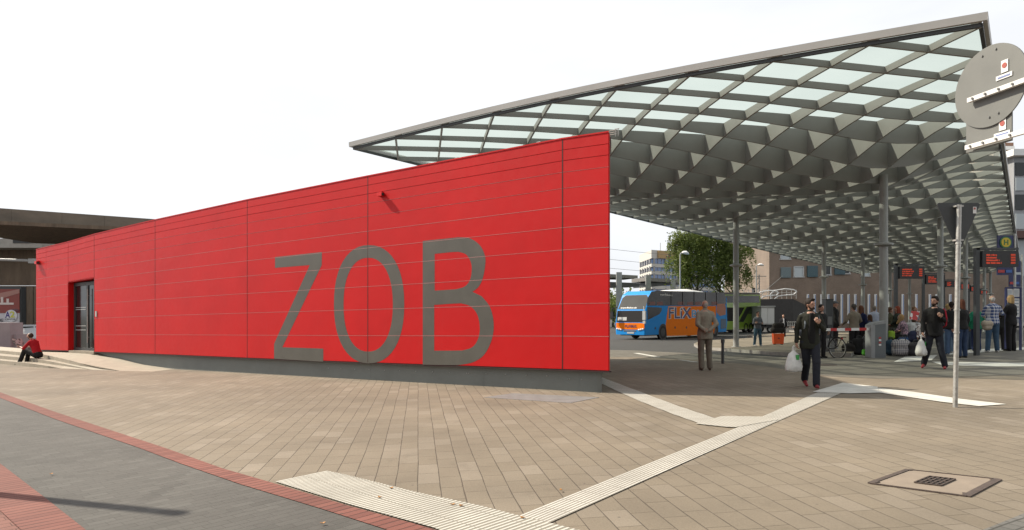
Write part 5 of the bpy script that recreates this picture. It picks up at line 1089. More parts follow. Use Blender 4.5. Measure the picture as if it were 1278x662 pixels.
def person(label, x, y=None, Y=None, hpx=None, H=1.75, face=180, pose=None, top=('shirt', 'c', (.1, .1, .1)), legs=('t', (.03, .03, .035)), shoes=('black_shoe', (.02, .02, .02)),
           hair=('short', (.03, .02, .015)), beard=None, sleeves='long', hem=.86, loose=1.0, far=False, lift=0., base=None, female=False, group=None, inner=None, skin_r=1.0):
    """x left(-)/right(+), y forward, z up in a 1.75 m standing frame; face = heading in degrees from +Y clockwise"""
    q = dict(STAND); q.update(pose or {})
    if base is None: base = gp(x, y, lift) if y else (lambda b: Vector((b.x, b.y, b.z+lift)))(gy(x, Y))
    if hpx: H = hpx*base.y/F
    k = H/1.75; root_rz = -R(face)
    V = lambda p: Vector(p)*k
    vox = (.016 if not far else .022)
    wsh = .92 if female else 1.0
    def torso(m, inf, z0=None, z1=None):
        P0, N0 = Vector(q['pel']), Vector(q['neck']); ax = (N0-P0); L_ = ax.length; ax.normalize(); fw = Vector((0, 1, 0)); fw = (fw-ax*fw.dot(ax)).normalized(); sx = Vector(q.get('sx', (1, 0, 0))); prof = [(-.10, .12, .095), (-.02, .168, .118), (.08, .165, .113), (.18, .142, .103), (.30, .150, .108), (.42, .168, .115), (.50, .150, .100), (.545, .115, .08), (.59, .07, .062)]
        if female: prof = [(-.10, .12, .10), (-.02, .175, .125), (.08, .165, .113), (.19, .128, .098), (.30, .140, .115), (.40, .162, .13), (.50, .165, .10), (.555, .11, .075), (.60, .05, .05)]
        rg = []
        for t_, rx, ry in prof:
            if z0 is not None and t_ < z0: continue
            if z1 is not None and t_ > z1: continue
            c = P0+ax*(t_*L_/.56); rg.append((V(c), sx*(rx*wsh+inf)*k, fw*(ry+inf)*k))
        m.loft(rg, seg=18)
    def arm(m, i, inf, to='wrist', only=None):
        s_, e, w_ = (Vector(q[n][i]) for n in ('sho', 'elb', 'wri')); s_.x *= wsh
        m.capsule(V(s_), V(e), (.052+inf)*k, (.043+inf)*k); nb = Vector(q['neck']); m.capsule(V(nb+(s_-nb)*.12+Vector((0, 0, .012))), V(s_+(nb-s_)*.12+Vector((0, 0, .004))), (.048+inf*.8)*k, (.044+inf)*k)
        if to == 'wrist': m.capsule(V(e), V(w_), (.042+inf)*k, (.030+inf*.9)*k)
        elif to == 'short': pass
    def leg(m, i, inf, lo=1.0):
        h, kn, an = (Vector(q[n][i]) for n in ('hip', 'knee', 'ank'))
        m.capsule(V(h), V(kn), (.086+inf)*k, (.058+inf)*k)
        an2 = kn.lerp(an, lo); m.capsule(V(kn), V(an2), (.057+inf)*k, (.040+inf*1.3)*k)
    # body: one continuous skin
    m = MB(); torso(m, 0)
    for i in (0, 1): arm(m, i, 0); leg(m, i, 0)
    N0, Hd = Vector(q['neck']), Vector(q['head']); m.capsule(V(N0-Vector((0, 0, .03))), V(Hd+Vector((0, -.02, -.06))), .055*k, .052*k)
    hr = Matrix.Rotation(R(q['look']), 3, 'Z') @ Matrix.Rotation(R(-q['nod']), 3, 'X')
    hv = lambda a, b, c: V(Hd+hr @ Vector((a, b, c)))
    m.ell(hv(0, -.008, .022), Vector((.076, .094, .098))*k, 16, 10, hr); m.capsule(hv(0, .030, -.045), hv(0, .022, -.02), .050*k, .064*k)
    m.ell(hv(0, .062, -.078), Vector((.028, .024, .020))*k, 10, 7, hr); m.capsule(hv(0, .085, .016), hv(0, .103, -.020), .010*k, .017*k)
    for s_ in (-1, 1): m.ell(hv(s_*.077, -.008, -.005), Vector((.012, .018, .030))*k, 8, 6, hr); m.ell(hv(s_*.03, .082, .028), Vector((.022, .012, .008))*k, 8, 6, hr)
    feet = []
    for i in (0, 1):                               # palms
        e, w_ = Vector(q['elb'][i]), Vector(q['wri'][i]); hd = q['hand'][i]; d = (Vector(hd[0]) if hd else (w_-e)).normalized(); m.capsule(V(w_), V(w_+d*.05), .028*k, .030*k)
        sd_ = Vector(hd[1]).normalized() if hd and len(hd) > 1 else Vector((0, 1, 0)); sd_ = (sd_-d*sd_.dot(d)).normalized(); m.ell(V(w_+d*.065), Vector((.018, .040, .045))*k, 12, 8, Matrix((d.cross(sd_), sd_, d)).transposed()); feet.append((w_, d, sd_, i))
    v, f_ = remesh(m, vox*k, 2); m = MB(); m.add(v, f_, None, 0)
    for (w_, d, sd_, i) in feet:                   # four unequal fingers and a thumb leaving the side of the palm
        nrm = d.cross(sd_)*(1 if i else -1); curl = .45
        for j, (o_, ln) in enumerate(((.030, .070), (.010, .080), (-.010, .074), (-.029, .058))):
            a = w_+d*.085+sd_*o_; b = a+(d*math.cos(curl)-nrm*math.sin(curl)).normalized()*ln*.5; c = b+(d*math.cos(curl*2.4)-nrm*math.sin(curl*2.4)).normalized()*ln*.5
            m.capsule(V(a-d*.02), V(b), .0095*k, .0085*k, 6); m.capsule(V(b), V(c), .0085*k, .007*k, 6)
        a = w_+d*.035+sd_*.030; b = a+(d*.7+sd_*.7).normalized()*.035; m.capsule(V(a), V(b), .012*k, .010*k, 6); m.capsule(V(b), V(b+(d-nrm*.5).normalized()*.03), .010*k, .008*k, 6)
    for s_ in (-1, 1): m.ell(hv(s_*.031, .083, .010), Vector((.011, .007, .007))*k, 8, 6, hr, mi=1); m.ell(hv(s_*.031, .086, .030), Vector((.018, .006, .004))*k, 8, 5, hr, mi=3)
    m.ell(hv(0, .087, -.050), Vector((.023, .008, .006))*k, 8, 6, hr, mi=2)
    hm = cloth('hair_%02d%02d%02d' % tuple(int(c*99) for c in hair[1]), hair[1], .7)
    body = m.build('person', [SKIN, EYE_M, LIP, hm], None, False, True); body.location = base; body.rotation_euler = (0, 0, root_rz); tag(body, label, 'person', group)
    def shell(name, prims, mat, wr=.006, sm=2, vx=vox):
        v, f_ = remesh(prims, vx*k, sm); w2 = []
        for p in v:
            n_ = noise.noise_vector(Vector((p.x*9, p.y*9, p.z*6+hash(name) % 7)))*wr+noise.noise_vector(Vector((p.x*24, p.y*24, p.z*15)))*wr*.5; w2.append(p+n_)
        o = MB().add(w2, f_).build(name, mat, body, False, True); return o
    # trousers / skirt
    m = MB(); torso(m, .014, None, .10)
    for i in (0, 1): leg(m, i, .025, .98)
    lm = cloth('legs_'+legs[0], legs[1]); shell('trousers', m, lm)
    # shoes
    for i in (0, 1):
        an = Vector(q['ank'][i]); fd = Vector((*q['foot'][i], 0)).normalized(); pt_ = q.get('pitch', (0, 0))[i]; dz = Vector((0, 0, -math.tan(R(pt_))))
        m = MB(); m.capsule(V(an+Vector((0, 0, .005))), V(an-Vector((0, 0, .035))-fd*.02), .045*k, .043*k); m.capsule(V(an-Vector((0, 0, .047))-fd*.035), V(an-Vector((0, 0, .050))+(fd+dz)*.15), .038*k, .034*k); m.capsule(V(an-Vector((0, 0, .03))+fd*.03), V(an-Vector((0, 0, .045))+(fd+dz)*.12), .04*k, .032*k)
        v, f_ = remesh(m, .014*k, 2); zm = min(p.z for p in v); MB().add(v, f_).build('shoe', cloth(shoes[0], shoes[1], .5), body, False, True)
    # top
    kind, cn, cc_ = top; inf = {'shirt': .014, 'tee': .013, 'sweater': .018, 'jacket': .022, 'coat': .026}[kind]*loose
    m = MB(); torso(m, inf, (hem-.93) if hem > .93 else -.03, .56)
    if hem < .93:
        P0 = Vector(q['pel']); a = P0+Vector((0, 0, hem-.93)); N1 = (Vector(q['neck'])-P0).normalized()
        m.loft([(V(P0-N1*(.93-hem)), Vector((.168*wsh+inf, 0, 0))*k, Vector((0, .122+inf, 0))*k), (V(P0-N1*(.93-hem)*.5), Vector((.178*wsh+inf, 0, 0))*k, Vector((0, .126+inf, 0))*k), (V(P0+N1*.05), Vector((.168*wsh+inf, 0, 0))*k, Vector((0, .118+inf, 0))*k), (V(P0+N1*.2), Vector((.14*wsh+inf, 0, 0))*k, Vector((0, .1+inf, 0))*k)], seg=18)
    for i in (0, 1): arm(m, i, inf*.75, 'wrist' if sleeves == 'long' else 'short')
    m.capsule(V(N0+Vector((0, -.01, .0))), V(N0+Vector((0, -.005, .03 if kind in ('jacket', 'coat') else .0))), .066*k, .064*k)
    tm = _cl[cn] if cn in _cl else cloth(cn, cc_); tp = shell({'tee': 't_shirt'}.get(kind, kind), m, tm, .007 if kind != 'jacket' else .010)
    if inner:                                       # open front showing the shirt beneath
        P0 = Vector(q['pel']); m = MB(); ax = (N0-P0).normalized(); rg = []
        for t_, rx in ((-.05, .05), (.1, .065), (.30, .055), (.45, .042), (.56, .03)): c = P0+ax*t_+Vector((0, .100+inf*.6, 0)); rg.append((V(c), Vector((rx+.014, 0, 0))*k, Vector((0, .035, 0))*k))
        m.loft(rg, seg=12); MB().add(*remesh(m, vox*k, 1)).build('shirt_front', cloth(inner[0], inner[1]), body, False, True)
    # hair
    hk = hair[0]; m = MB()
    if hk in ('short', 'bob', 'long', 'full'):
        g_ = 1.05 if hk != 'full' else 1.09
        m.ell(hv(0, -.022, .042), Vector((.079*g_, .090*g_, .090*g_))*k, 14, 9, hr); m.capsule(hv(0, -.05, .0), hv(0, -.055, -.045), .066*k, .05*k)
        for s_ in (-1, 1): m.capsule(hv(s_*.060, -.015, .05), hv(s_*.066, .002, .005), .024*k, .014*k)
        if hk == 'full': m.ell(hv(0, .045, .105), Vector((.055, .05, .025))*k, 12, 7, hr)
    if hk == 'bob': m.capsule(hv(0, -.04, .0), hv(0, -.045, -.11), .085*k, .08*k); [m.capsule(hv(s_*.062, 0, .03), hv(s_*.068, .005, -.10), .03*k, .03*k) for s_ in (-1, 1)]
    if hk == 'long': m.capsule(hv(0, -.05, .0), hv(0, -.08, -.26), .082*k, .07*k); [m.capsule(hv(s_*.062, -.005, .03), hv(s_*.085, .01, -.22), .032*k, .03*k) for s_ in (-1, 1)]
    if hk == 'ring':                                # balding: only sides and back
        m.capsule(hv(0, -.055, .01), hv(0, -.055, -.03), .062*k, .055*k); [m.capsule(hv(s_*.06, -.03, .02), hv(s_*.064, -.02, -.005), .026*k, .02*k) for s_ in (-1, 1)]
    if m.v: shell('hair', m, hm, .006, 1, .013)
    if hk == 'cap':
        m = MB(); m.ell(hv(0, -.012, .048), Vector((.085, .100, .075))*k, 14, 9, hr); m.ell(hv(0, .105, .045), Vector((.06, .065, .010))*k, 12, 6, hr); MB().add(*remesh(m, .012*k, 1)).build('cap', hm, body, False, True)
    if beard: m = MB(); m.ell(hv(0, .045, -.078), Vector((.050, .052, .032))*k, 12, 8, hr); m.ell(hv(0, .084, -.033), Vector((.026, .010, .005))*k, 8, 6, hr); [m.capsule(hv(s_*.066, .0, -.0), hv(s_*.050, .025, -.065), .009*k, .018*k) for s_ in (-1, 1)]; shell('beard', m, cloth('beard_dark', beard), .003, 1, .012)
    return body, k, V
def at(body, p, k=1.):                             # local point of a figure -> world
    return body.location+Matrix.Rotation(body.rotation_euler.z, 3, 'Z') @ (Vector(p)*k)
BK = (.022, .021, .022); DK = (.035, .035, .04); JN = (.05, .085, .15)
WALK = dict(hip=((-.09, 0, .90), (.09, 0, .90)), knee=((-.095, -.04, .50), (.10, .16, .52)), ank=((-.09, -.24, .14), (.09, .20, .095)), foot=((.05, 1), (-.05, 1)), pitch=(25, -8))
# 1 and 2: the bearded man, met twice in the picture
g1 = 'bearded men carrying white plastic bags'
w1 = person('bearded man in an open dark parka and red shoes walking nearest, white bag in hand', 1011, 484.5, hpx=110, face=190, pose=dict(WALK, knee=((-.075, .17, .52), (.05, -.06, .50)), ank=((-.06, .22, .095), (.03, -.30, .15)), pitch=(-5, 22), look=35,
     elb=((-.25, .02, 1.17), (.24, -.04, 1.16)), wri=((-.13, .19, 1.27), (.26, .02, .92)), hand=(((.5, .3, .6), (-1, 0, 0)), ((0, .05, -1), (0, 1, 0)))),
     top=('jacket', 'dark_olive_parka', (.022, .024, .017)), legs=('dark_navy', (.022, .024, .032)), shoes=('red_shoe', (.26, .035, .04)), hair=('full', (.018, .012, .009)), beard=(.035, .02, .013), hem=.78, loose=.8, inner=('black_shirt', (.012, .012, .012)), group=g1)
w2 = person('bearded man in a dark jacket wearing a black backpack with red straps', 1166, 460.5, hpx=89, face=200, pose=dict(WALK, knee=((-.12, .07, .50), (.14, .02, .50)), ank=((-.20, .12, .09), (.20, -.10, .12)), pitch=(0, 12), look=-40, nod=0, foot=((.3, 1), (.5, 1)),
     elb=((-.24, .02, 1.17), (.24, -.02, 1.16)), wri=((-.12, .19, 1.25), (.26, .06, .92)), hand=(((.5, .3, .6), (-1, 0, 0)), ((0, .05, -1), (0, 1, 0)))),
     top=('jacket', 'black_jacket', (.02, .02, .02)), legs=('dark_navy', (.02, .02, .03)), shoes=('red_shoe', (.26, .035, .04)), hair=('full', (.018, .012, .009)), beard=(.035, .02, .013), hem=.80, inner=('black_shirt', (.012, .012, .012)), group=g1)
# 3 old man from behind, hands clasped on his back
person('grey haired man in a beige jacket seen from behind with hands clasped', 880, 462.5, hpx=88, face=-6, pose=dict(pel=(0, 0, .93), neck=(-.01, .0, 1.47), head=(.01, .04, 1.62), nod=-8, look=-8,
     sho=((-.172, 0, 1.40), (.172, 0, 1.40)), elb=((-.235, -.10, 1.14), (.245, -.12, 1.15)), wri=((-.05, -.19, .97), (.02, -.20, 1.0)), hand=(((1, 0, .05), (0, 0, 1)), ((-1, 0, -.2), (0, 0, 1))), foot=((.1, 1), (.35, 1)), ank=((-.10, -.02, .085), (.12, 0, .085))),
     top=('jacket', 'beige_jacket', (.26, .235, .185)), legs=('brown', (.17, .148, .115)), shoes=('brown_shoe', (.07, .04, .025)), hair=('ring', (.30, .28, .25)), hem=.78)
# 4 arms crossed
XA = dict(elb=((-.24, .04, 1.16), (.24, .04, 1.16)), wri=((.08, .19, 1.20), (-.08, .21, 1.16)), hand=(((1, 0, .1), (0, 0, 1)), ((-1, 0, .1), (0, 0, 1))), ank=((-.16, .02, .085), (.16, -.02, .085)), knee=((-.13, .02, .5), (.13, 0, .5)))
pb = gy(945.5, 34.5); person('man in grey sweater and jeans standing with folded arms beside the thin column', 945.5, base=Vector((pb.x, pb.y, pb.z+.13)), H=1.76, face=172, pose=XA, top=('sweater', 'grey_sweater', (.11, .12, .135)), legs=('blue_jeans', (.05, .10, .14)), shoes=('white_shoe', (.5, .5, .48)), hair=('short', (.04, .03, .02)), hem=.90, far=True)
person('bald man in a dark suit and pale blue tie far behind the orange suitcase', 977.5, Y=50, H=1.76, face=185, pose={}, top=('jacket', 'dark_suit', (.02, .02, .025)), legs=('dark_suit', (.02, .02, .025)), hair=('ring', (.1, .08, .06)), inner=('white_shirt', (.6, .62, .66)), far=True)
# 6 next to the bicycle
person('dark haired man in black standing behind the bicycle beside the walking bearded man', 1024.5, Y=22, H=1.74, face=160, pose={}, top=('jacket', 'black_jacket', BK), legs=('black', BK), hair=('short', (.015, .012, .01)), far=True)
person('man with a grey cap and black clothes beside the ticket column', 1041.5, y=438.5, hpx=62, face=100, pose={}, top=('jacket', 'black_jacket', BK), legs=('black', BK), hair=('cap', (.12, .125, .13)), hem=.8, far=True)
person('man in a khaki shirt seen from behind the striped boom', 1066, Y=24.2, H=1.80, face=-8, pose=dict(elb=((-.28, .02, 1.18), (.27, .02, 1.18)), wri=((-.27, .20, 1.08), (.20, .2, 1.06))), top=('shirt', 'khaki_shirt', (.23, .20, .15)), legs=('black', BK), hair=('short', (.08, .07, .06)), hem=.92, loose=1.4, far=True)
person('brown haired woman in dark blue beside the man in the khaki shirt', 1074.5, Y=24.6, H=1.76, face=60, pose={}, top=('sweater', 'navy_top', (.015, .02, .06)), legs=('black', BK), hair=('long', (.12, .05, .025)), far=True, female=True)
person('grey haired man in a white shirt behind the thick column', 1091.5, Y=25.5, H=1.82, face=20, pose=dict(elb=((-.25, .06, 1.18), (.25, .06, 1.18)), wri=((-.15, .25, 1.05), (.15, .25, 1.05)), neck=(0, .05, 1.48), head=(0, .10, 1.63), nod=-20), top=('shirt', 'white_blue_shirt', (.42, .46, .55)), legs=('grey_blue', (.1, .12, .16)), hair=('short', (.25, .22, .18)), far=True)
person('short brown haired girl with bare arms in front of the man in the white shirt', 1086, Y=24.4, H=1.42, face=-30, pose={}, top=('tee', 'dark_blue_top', (.04, .05, .09)), sleeves='short', legs=('black', BK), hair=('long', (.09, .045, .025)), far=True, female=True)
SIT = dict(pel=(0, -.05, .50), neck=(0, .08, 1.04), head=(0, .14, 1.20), hip=((-.09, -.03, .50), (.09, -.03, .50)), knee=((-.14, .38, .50), (.14, .38, .50)), ank=((-.14, .36, .09), (.14, .36, .09)),
           sho=((-.185, .06, .98), (.185, .06, .98)), elb=((-.24, .16, .74), (.24, .16, .74)), wri=((-.12, .36, .66), (.12, .36, .66)), nod=-18)
person('red haired woman with a red backpack among the waiting group', 1120.5, Y=24.2, H=1.70, face=-55, pose=dict(elb=((-.22, .1, 1.2), (.22, .1, 1.2)), wri=((-.1, .2, 1.1), (.1, .22, 1.1)), look=30), top=('sweater', 'dark_green_top', (.03, .04, .03)), legs=('black', BK), hair=('long', (.22, .045, .02)), far=True, female=True)
person('blonde woman in a patterned top sitting on luggage next to the striped woven bag', 1129, Y=23.6, H=1.72, lift=.12, face=-40, pose=SIT, top=('tee', 'floral', None), sleeves='short', legs=('black', BK), hair=('long', (.42, .27, .12)), far=True, female=True)
person('person in a white t-shirt bending over papers beside the blonde woman', 1139, Y=24, H=1.72, lift=.10, face=40, pose=dict(SIT, neck=(0, .16, .98), head=(0, .26, 1.10), nod=-35), top=('tee', 'white_tee', (.62, .63, .62)), sleeves='short', legs=('jeans_dark', (.04, .06, .10)), hair=('short', (.09, .06, .04)), far=True)
person('person in a grey t-shirt reading in front of the slit windows', 1141, Y=27, H=1.70, lift=.1, face=150, pose=dict(elb=((-.22, .08, 1.2), (.22, .08, 1.2)), wri=((-.08, .26, 1.16), (.08, .26, 1.16)), nod=-20), top=('tee', 'grey_tee', (.2, .22, .25)), sleeves='short', legs=('grey_blue', (.1, .12, .16)), hair=('short', (.20, .11, .06)), far=True)
person('person in an olive jacket partly hidden behind the thick column', 1110.5, Y=24.5, H=1.68, face=90, pose={}, top=('jacket', 'olive_jacket', (.10, .10, .06)), legs=('black', BK), hair=('short', (.12, .06, .03)), far=True)
person('small child in a spotted white top behind the bearded man with the backpack', 1151.5, Y=22.0, H=1.22, face=200, pose={}, top=('tee', 'dalmatian', None), legs=('black', BK), hair=('full', (.35, .25, .14)), far=True)
person('person in a grey hooded jacket left of the sign post', 1183, Y=24, H=1.74, face=10, pose={}, top=('sweater', 'grey_hoodie', (.07, .085, .11)), legs=('light_jeans', (.13, .19, .26)), shoes=('grey_shoe', (.3, .3, .3)), hair=('short', (.40, .28, .12)), far=True)
person('dark haired person in a black jacket and blue jeans just left of the sign post', 1187.5, y=444, H=1.74, face=30, pose={}, top=('jacket', 'black_jacket', BK), legs=('blue_jeans2', (.08, .13, .22)), shoes=('grey_shoe', (.3, .3, .3)), hair=('short', (.015, .012, .01)), far=True)
person('brown haired woman in a black jacket and dark jeans right of the sign post', 1200.5, y=447, hpx=72, face=-15, pose={}, top=('jacket', 'black_jacket', BK), legs=('dark_jeans', (.03, .05, .10)), shoes=('black_boot', (.02, .02, .02)), hair=('long', (.10, .035, .02)), far=True, female=True)
person('tall person in a dark grey shirt behind the woman in the black jacket', 1202, Y=27, H=1.88, face=0, pose={}, top=('tee', 'slate_tee', (.05, .06, .07)), sleeves='short', legs=('jeans_dark', (.04, .06, .10)), hair=('short', (.015, .012, .01)), far=True)
person('person in an olive top far behind the green jacket', 1210.5, Y=33, H=1.72, face=170, pose={}, top=('sweater', 'olive_top', (.10, .08, .05)), legs=('jeans_dark', (.04, .06, .10)), hair=('short', (.06, .04, .03)), far=True)
person('woman in a bright green jacket behind the near display post', 1218.5, Y=25.5, H=1.78, face=-5, pose=dict(elb=((-.29, .02, 1.16), (.29, .02, 1.16)), wri=((-.26, .15, .96), (.26, .15, .96))), top=('jacket', 'green_jacket', (.02, .20, .11)), legs=('navy_trousers', (.02, .03, .08)), shoes=('grey_shoe', (.3, .3, .3)), hair=('bob', (.06, .012, .012)), hem=.84, loose=2.2, far=True)
person('person with a reddish face and dark cap hair left of the green jacket', 1208.5, Y=30, H=1.72, face=165, pose={}, top=('jacket', 'brown_jacket', (.07, .055, .035)), legs=('jeans_dark', (.04, .06, .10)), hair=('short', (.05, .03, .02)), far=True)
person('white haired man in a blue plaid shirt and jeans seen from behind', 1238.5, y=440, hpx=70, face=15, pose=dict(elb=((-.25, .04, 1.16), (.29, .06, 1.20)), wri=((-.15, .22, 1.10), (.18, .28, 1.16)), ank=((-.13, 0, .085), (.13, 0, .085))), top=('shirt', 'plaid', None), sleeves='short', legs=('mid_jeans', (.055, .10, .16)), shoes=('white_shoe', (.5, .5, .48)), hair=('ring', (.5, .48, .45)), hem=.88, loose=1.6, far=True)
person('man in black behind the plaid shirt, facing away', 1248, Y=28, H=1.86, face=20, pose={}, top=('jacket', 'black_jacket', BK), legs=('black', BK), hair=('short', (.04, .025, .015)), far=True)
person('blonde woman dressed in black at the right edge of the crowd', 1262, y=438.5, hpx=69, face=-20, pose=dict(elb=((-.27, .08, 1.18), (.25, .04, 1.16)), wri=((-.14, .24, 1.1), (.22, .12, .92))), top=('coat', 'black_coat', BK), legs=('black', BK), hair=('bob', (.42, .28, .13)), hem=.82, loose=.9, far=True, female=True)
# the reader on the steps
rb_ = gp(45, 447.5, .27); RD_ = dict(pel=(0, -.08, .12), neck=(0, .13, .65), head=(0, .26, .80), hip=((-.09, -.05, .13), (.09, -.05, .13)), knee=((-.10, .36, .30), (.10, .38, .30)), ank=((-.10, .58, -.16), (.12, .50, -.16)),
    sho=((-.165, .11, .58), (.165, .11, .58)), elb=((-.22, .30, .36), (.22, .30, .36)), wri=((-.14, .53, .42), (.14, .53, .42)), nod=-42, hand=(((0, 1, .1), (0, 0, 1)), ((0, 1, .1), (0, 0, 1))))
rd, rk, _ = person('man in a red t-shirt sitting on the entrance steps and reading', 49, base=rb_, H=2.0, face=-82, pose=RD_, top=('tee', 'red_tee', (.42, .012, .02)), sleeves='short', legs=('black', BK), shoes=('black_shoe', (.02, .02, .02)), hair=('short', (.05, .028, .015)), hem=.95)
mg_ = thing('magazine', 'open grey magazine held by the man in the red t-shirt', 'magazine', tuple(at(rd, (0, .64, .50), rk)), rd.rotation_euler.z)
m = MB()
for s_ in (-1, 1): m.slab([(0, 0, -.02), (s_*.22, .03, .0), (s_*.22, .16, .24), (0, .13, .22)], (0, .012, -.006))
m.build('pages', speckle('magazine_print', (.42, .42, .40), (.10, .11, .10), 9), mg_); m = MB()
for s_ in (-1, 1): m.slab([(0, .014, -.03), (s_*.225, .046, -.008), (s_*.225, .176, .235), (0, .146, .212)], (0, .004, -.002))
m.build('cover', pm('magazine_cover', (.15, .17, .14), .4), mg_)
# ================================================================== BAGS AND LUGGAGE
def plastic_bag(label, top_pt, h, w_, rz, mark=True):
    m = MB(); rg = []; N = 14
    t = thing('plastic_bag', label, 'bag', tuple(top_pt), rz, 'white plastic bags')
    for f_, a, b in ((0, .012, .012), (.15, .03, .02), (.3, .32, .22), (.55, .44, .38), (.8, .50, .48), (.95, .47, .46), (1, .36, .36)):
        rg.append((Vector((random.uniform(-.01, .01), 0, -f_*h)), Vector((a*w_, 0, 0)), Vector((0, b*w_*.7, 0))))
    m.loft(rg, seg=20); v, f2 = m.v, m.f
    v = [p+noise.noise_vector(p*14+Vector((rz, 0, 0)))*.022*min(1, -p.z*5) for p in v]; M2 = MB(); M2.add(v, f2)
    M2.build('bag_body', cloth('white_plastic', (.66, .66, .63), .45), t, False, True)
    m = MB()
    for s_ in (-1, 1): m.path([(s_*.035, 0, -.16*h), (s_*.03, 0, -.02), (0, 0, .02)], .010, 6)
    m.build('handles', _cl['white_plastic'], t)
    m = MB(); m.box((.02, -w_*.225, -h*.42), (.07, .02, .10)); m.build('print_mark', flat('print_green', (.03, .30, .06)), t)
def hand_pt(b, k, wri): return at(b, (wri[0], wri[1]+.02, wri[2]-.10), k)
plastic_bag('white plastic bag hanging from the hand of the nearest bearded man', hand_pt(w1[0], w1[1], (.27, .02, .92))+Vector((-.05, 0, -.0)), .50, .38, .3)
plastic_bag('white plastic bag hanging from the hand of the bearded man with the backpack', hand_pt(w2[0], w2[1], (.27, .06, .92))+Vector((-.03, 0, 0)), .52, .40, .9)
def backpack(label, b, k, mat_, c=(0, -.24, 1.22), trim=None, sz=(.17, .11, .26)):
    t = thing('backpack', label, 'backpack', tuple(at(b, c, k)), b.rotation_euler.z); m = MB(); m.ell((0, 0, 0), sz, 16, 10); m.capsule((-.09, -.0, -.14), (.09, 0, -.14), .10, .10); m.capsule((-.07, 0, .12), (.07, 0, .12), .09, .09); MB().add(*remesh(m, .016, 2)).build('pack', mat_, t, False, True)
    m = MB(); m.capsule((-.07, -.09, -.10), (.07, -.09, -.10), .055, .055); m.build('front_pocket', mat_, t, False, True)
    for s_ in (-1, 1): m = MB(); m.path([(s_*.09, .05, .22), (s_*.12, .17, .28), (s_*.13, .30, .22), (s_*.14, .37, .05), (s_*.15, .28, -.14), (s_*.13, .05, -.2)], .017, 6); m.build('strap', trim or mat_, t)
    m = MB(); m.capsule((-.12, .0, .22), (.12, .0, .22), .05, .05); m.build('top_flap', trim or mat_, t, False, True)
backpack('black backpack with red straps on the bearded man near the woven bag', w2[0], w2[1], cloth('pack_black', (.02, .02, .022)), c=(-.10, -.24, 1.20), trim=cloth('pack_red', (.42, .02, .04)))
backpack('grey backpack on the shoulders of the nearest bearded man', w1[0], w1[1], cloth('pack_grey', (.12, .14, .16)), c=(-.02, -.25, 1.22))
rh = bpy.data.objects
# orange and black suitcase
sc_b = gy(971, 36.5); t = thing('suitcase', 'orange suitcase with a black bag on top standing on the island', 'suitcase', (sc_b.x, sc_b.y, sc_b.z+.13)); 
m = MB(); bmb = [(-.26, .04), (.26, .04), (.30, .60), (-.30, .60)]; m.slab([(x, -.12, z) for x, z in bmb], (0, .24, 0)); m.build('shell', cloth('orange_case', (.80, .12, .03), .5), t)
for s_ in (-1, 1): m = MB(); m.tube((s_*.2, -.1, .04), (s_*.2, .1, .04), .04); m.build('wheel', M['rubber'], t)
m = MB(); m.path([(-.15, .1, .6), (-.15, .1, .95), (.15, .1, .95), (.15, .1, .6)], .012, 6); m.build('handle', M['midgrey'], t); m = MB(); m.box((.0, -.125, .35), (.1, .01, .05)); m.build('badge', M['black'], t)
m = MB(); m.capsule((-.22, 0, .18), (.22, 0, .18), .19, .17); m.capsule((-.15, 0, .42), (.2, 0, .46), .17, .15); o = MB().add(*remesh(m, .03, 2)).build('duffel_bag', cloth('bag_black', (.025, .022, .02)), None, False, True); o.location = (sc_b.x, sc_b.y, sc_b.z+.74); tag(o, 'black soft bag resting on top of the orange suitcase', 'bag')
def soft_bag(label, x, Y, w_, d_, h_, mat, z0=0., name='duffel_bag', strapc=None, group='luggage of the waiting group'):
    b = gy(x, Y); t = thing(name, label, 'bag', (b.x, b.y, b.z+z0), R(random.uniform(-12, 12)), group); r_ = min(h_, d_)*.42; m = MB()
    for z in (r_, h_-r_*.85): m.capsule((-w_/2+r_, 0, z), (w_/2-r_, 0, z), r_, r_*.95, 16)
    for s_ in (-1, 1): m.capsule((s_*(w_/2-r_), 0, r_), (s_*(w_/2-r_), 0, h_-r_), r_*.98, r_*.9, 14)
    v, f_ = remesh(m, .025, 3); v = [p+noise.noise_vector(p*7)*.02 for p in v]; MB().add(v, f_).build('bag_body', mat, t, False, True)
    m = MB(); m.path([(-w_*.2, -d_*.2, h_*.85), (-w_*.15, -d_*.2, h_+.08), (w_*.15, -d_*.2, h_+.08), (w_*.2, -d_*.2, h_*.85)], .014, 6); m.build('handles', strapc or M['black'], t); return t
def woven():
    t = NT('woven_check_plastic'); sp = t.n('ShaderNodeSeparateXYZ'); t.l(t.obj(), sp.inputs[0]); a = t.math('GREATER_THAN', t.math('FRACT', t.math('MULTIPLY', t.math('ADD', sp.outputs[0], t.math('MULTIPLY', t.noise(t.obj(), 5, 2), .05)), 16)), .5); b = t.math('GREATER_THAN', t.math('FRACT', t.math('MULTIPLY', sp.outputs[2], 18)), .5)
    c = t.mix(t.math('MULTIPLY', t.math('ADD', a, b), .5), (.36, .34, .32), (.07, .07, .10)); t.l(c, t.b.inputs['Base Color']); t.b.inputs['Roughness'].default_value = .6; return t.m
soft_bag('large checked woven plastic bag between the thick column and the walking man', 1124.5, 22.0, .60, .45, .56, woven(), name='woven_bag')
soft_bag('blue soft bag resting behind the checked woven bag', 1128, 22.8, .42, .3, .62, cloth('bag_blue', (.03, .08, .20)))
soft_bag('dark suitcase lying right of the checked woven bag', 1142, 21.9, .60, .42, .46, cloth('bag_charcoal', (.035, .033, .035)), name='suitcase')
soft_bag('navy bag piled on the dark suitcase', 1143, 22.2, .50, .4, .40, cloth('bag_navy', (.03, .035, .07)), z0=.44)
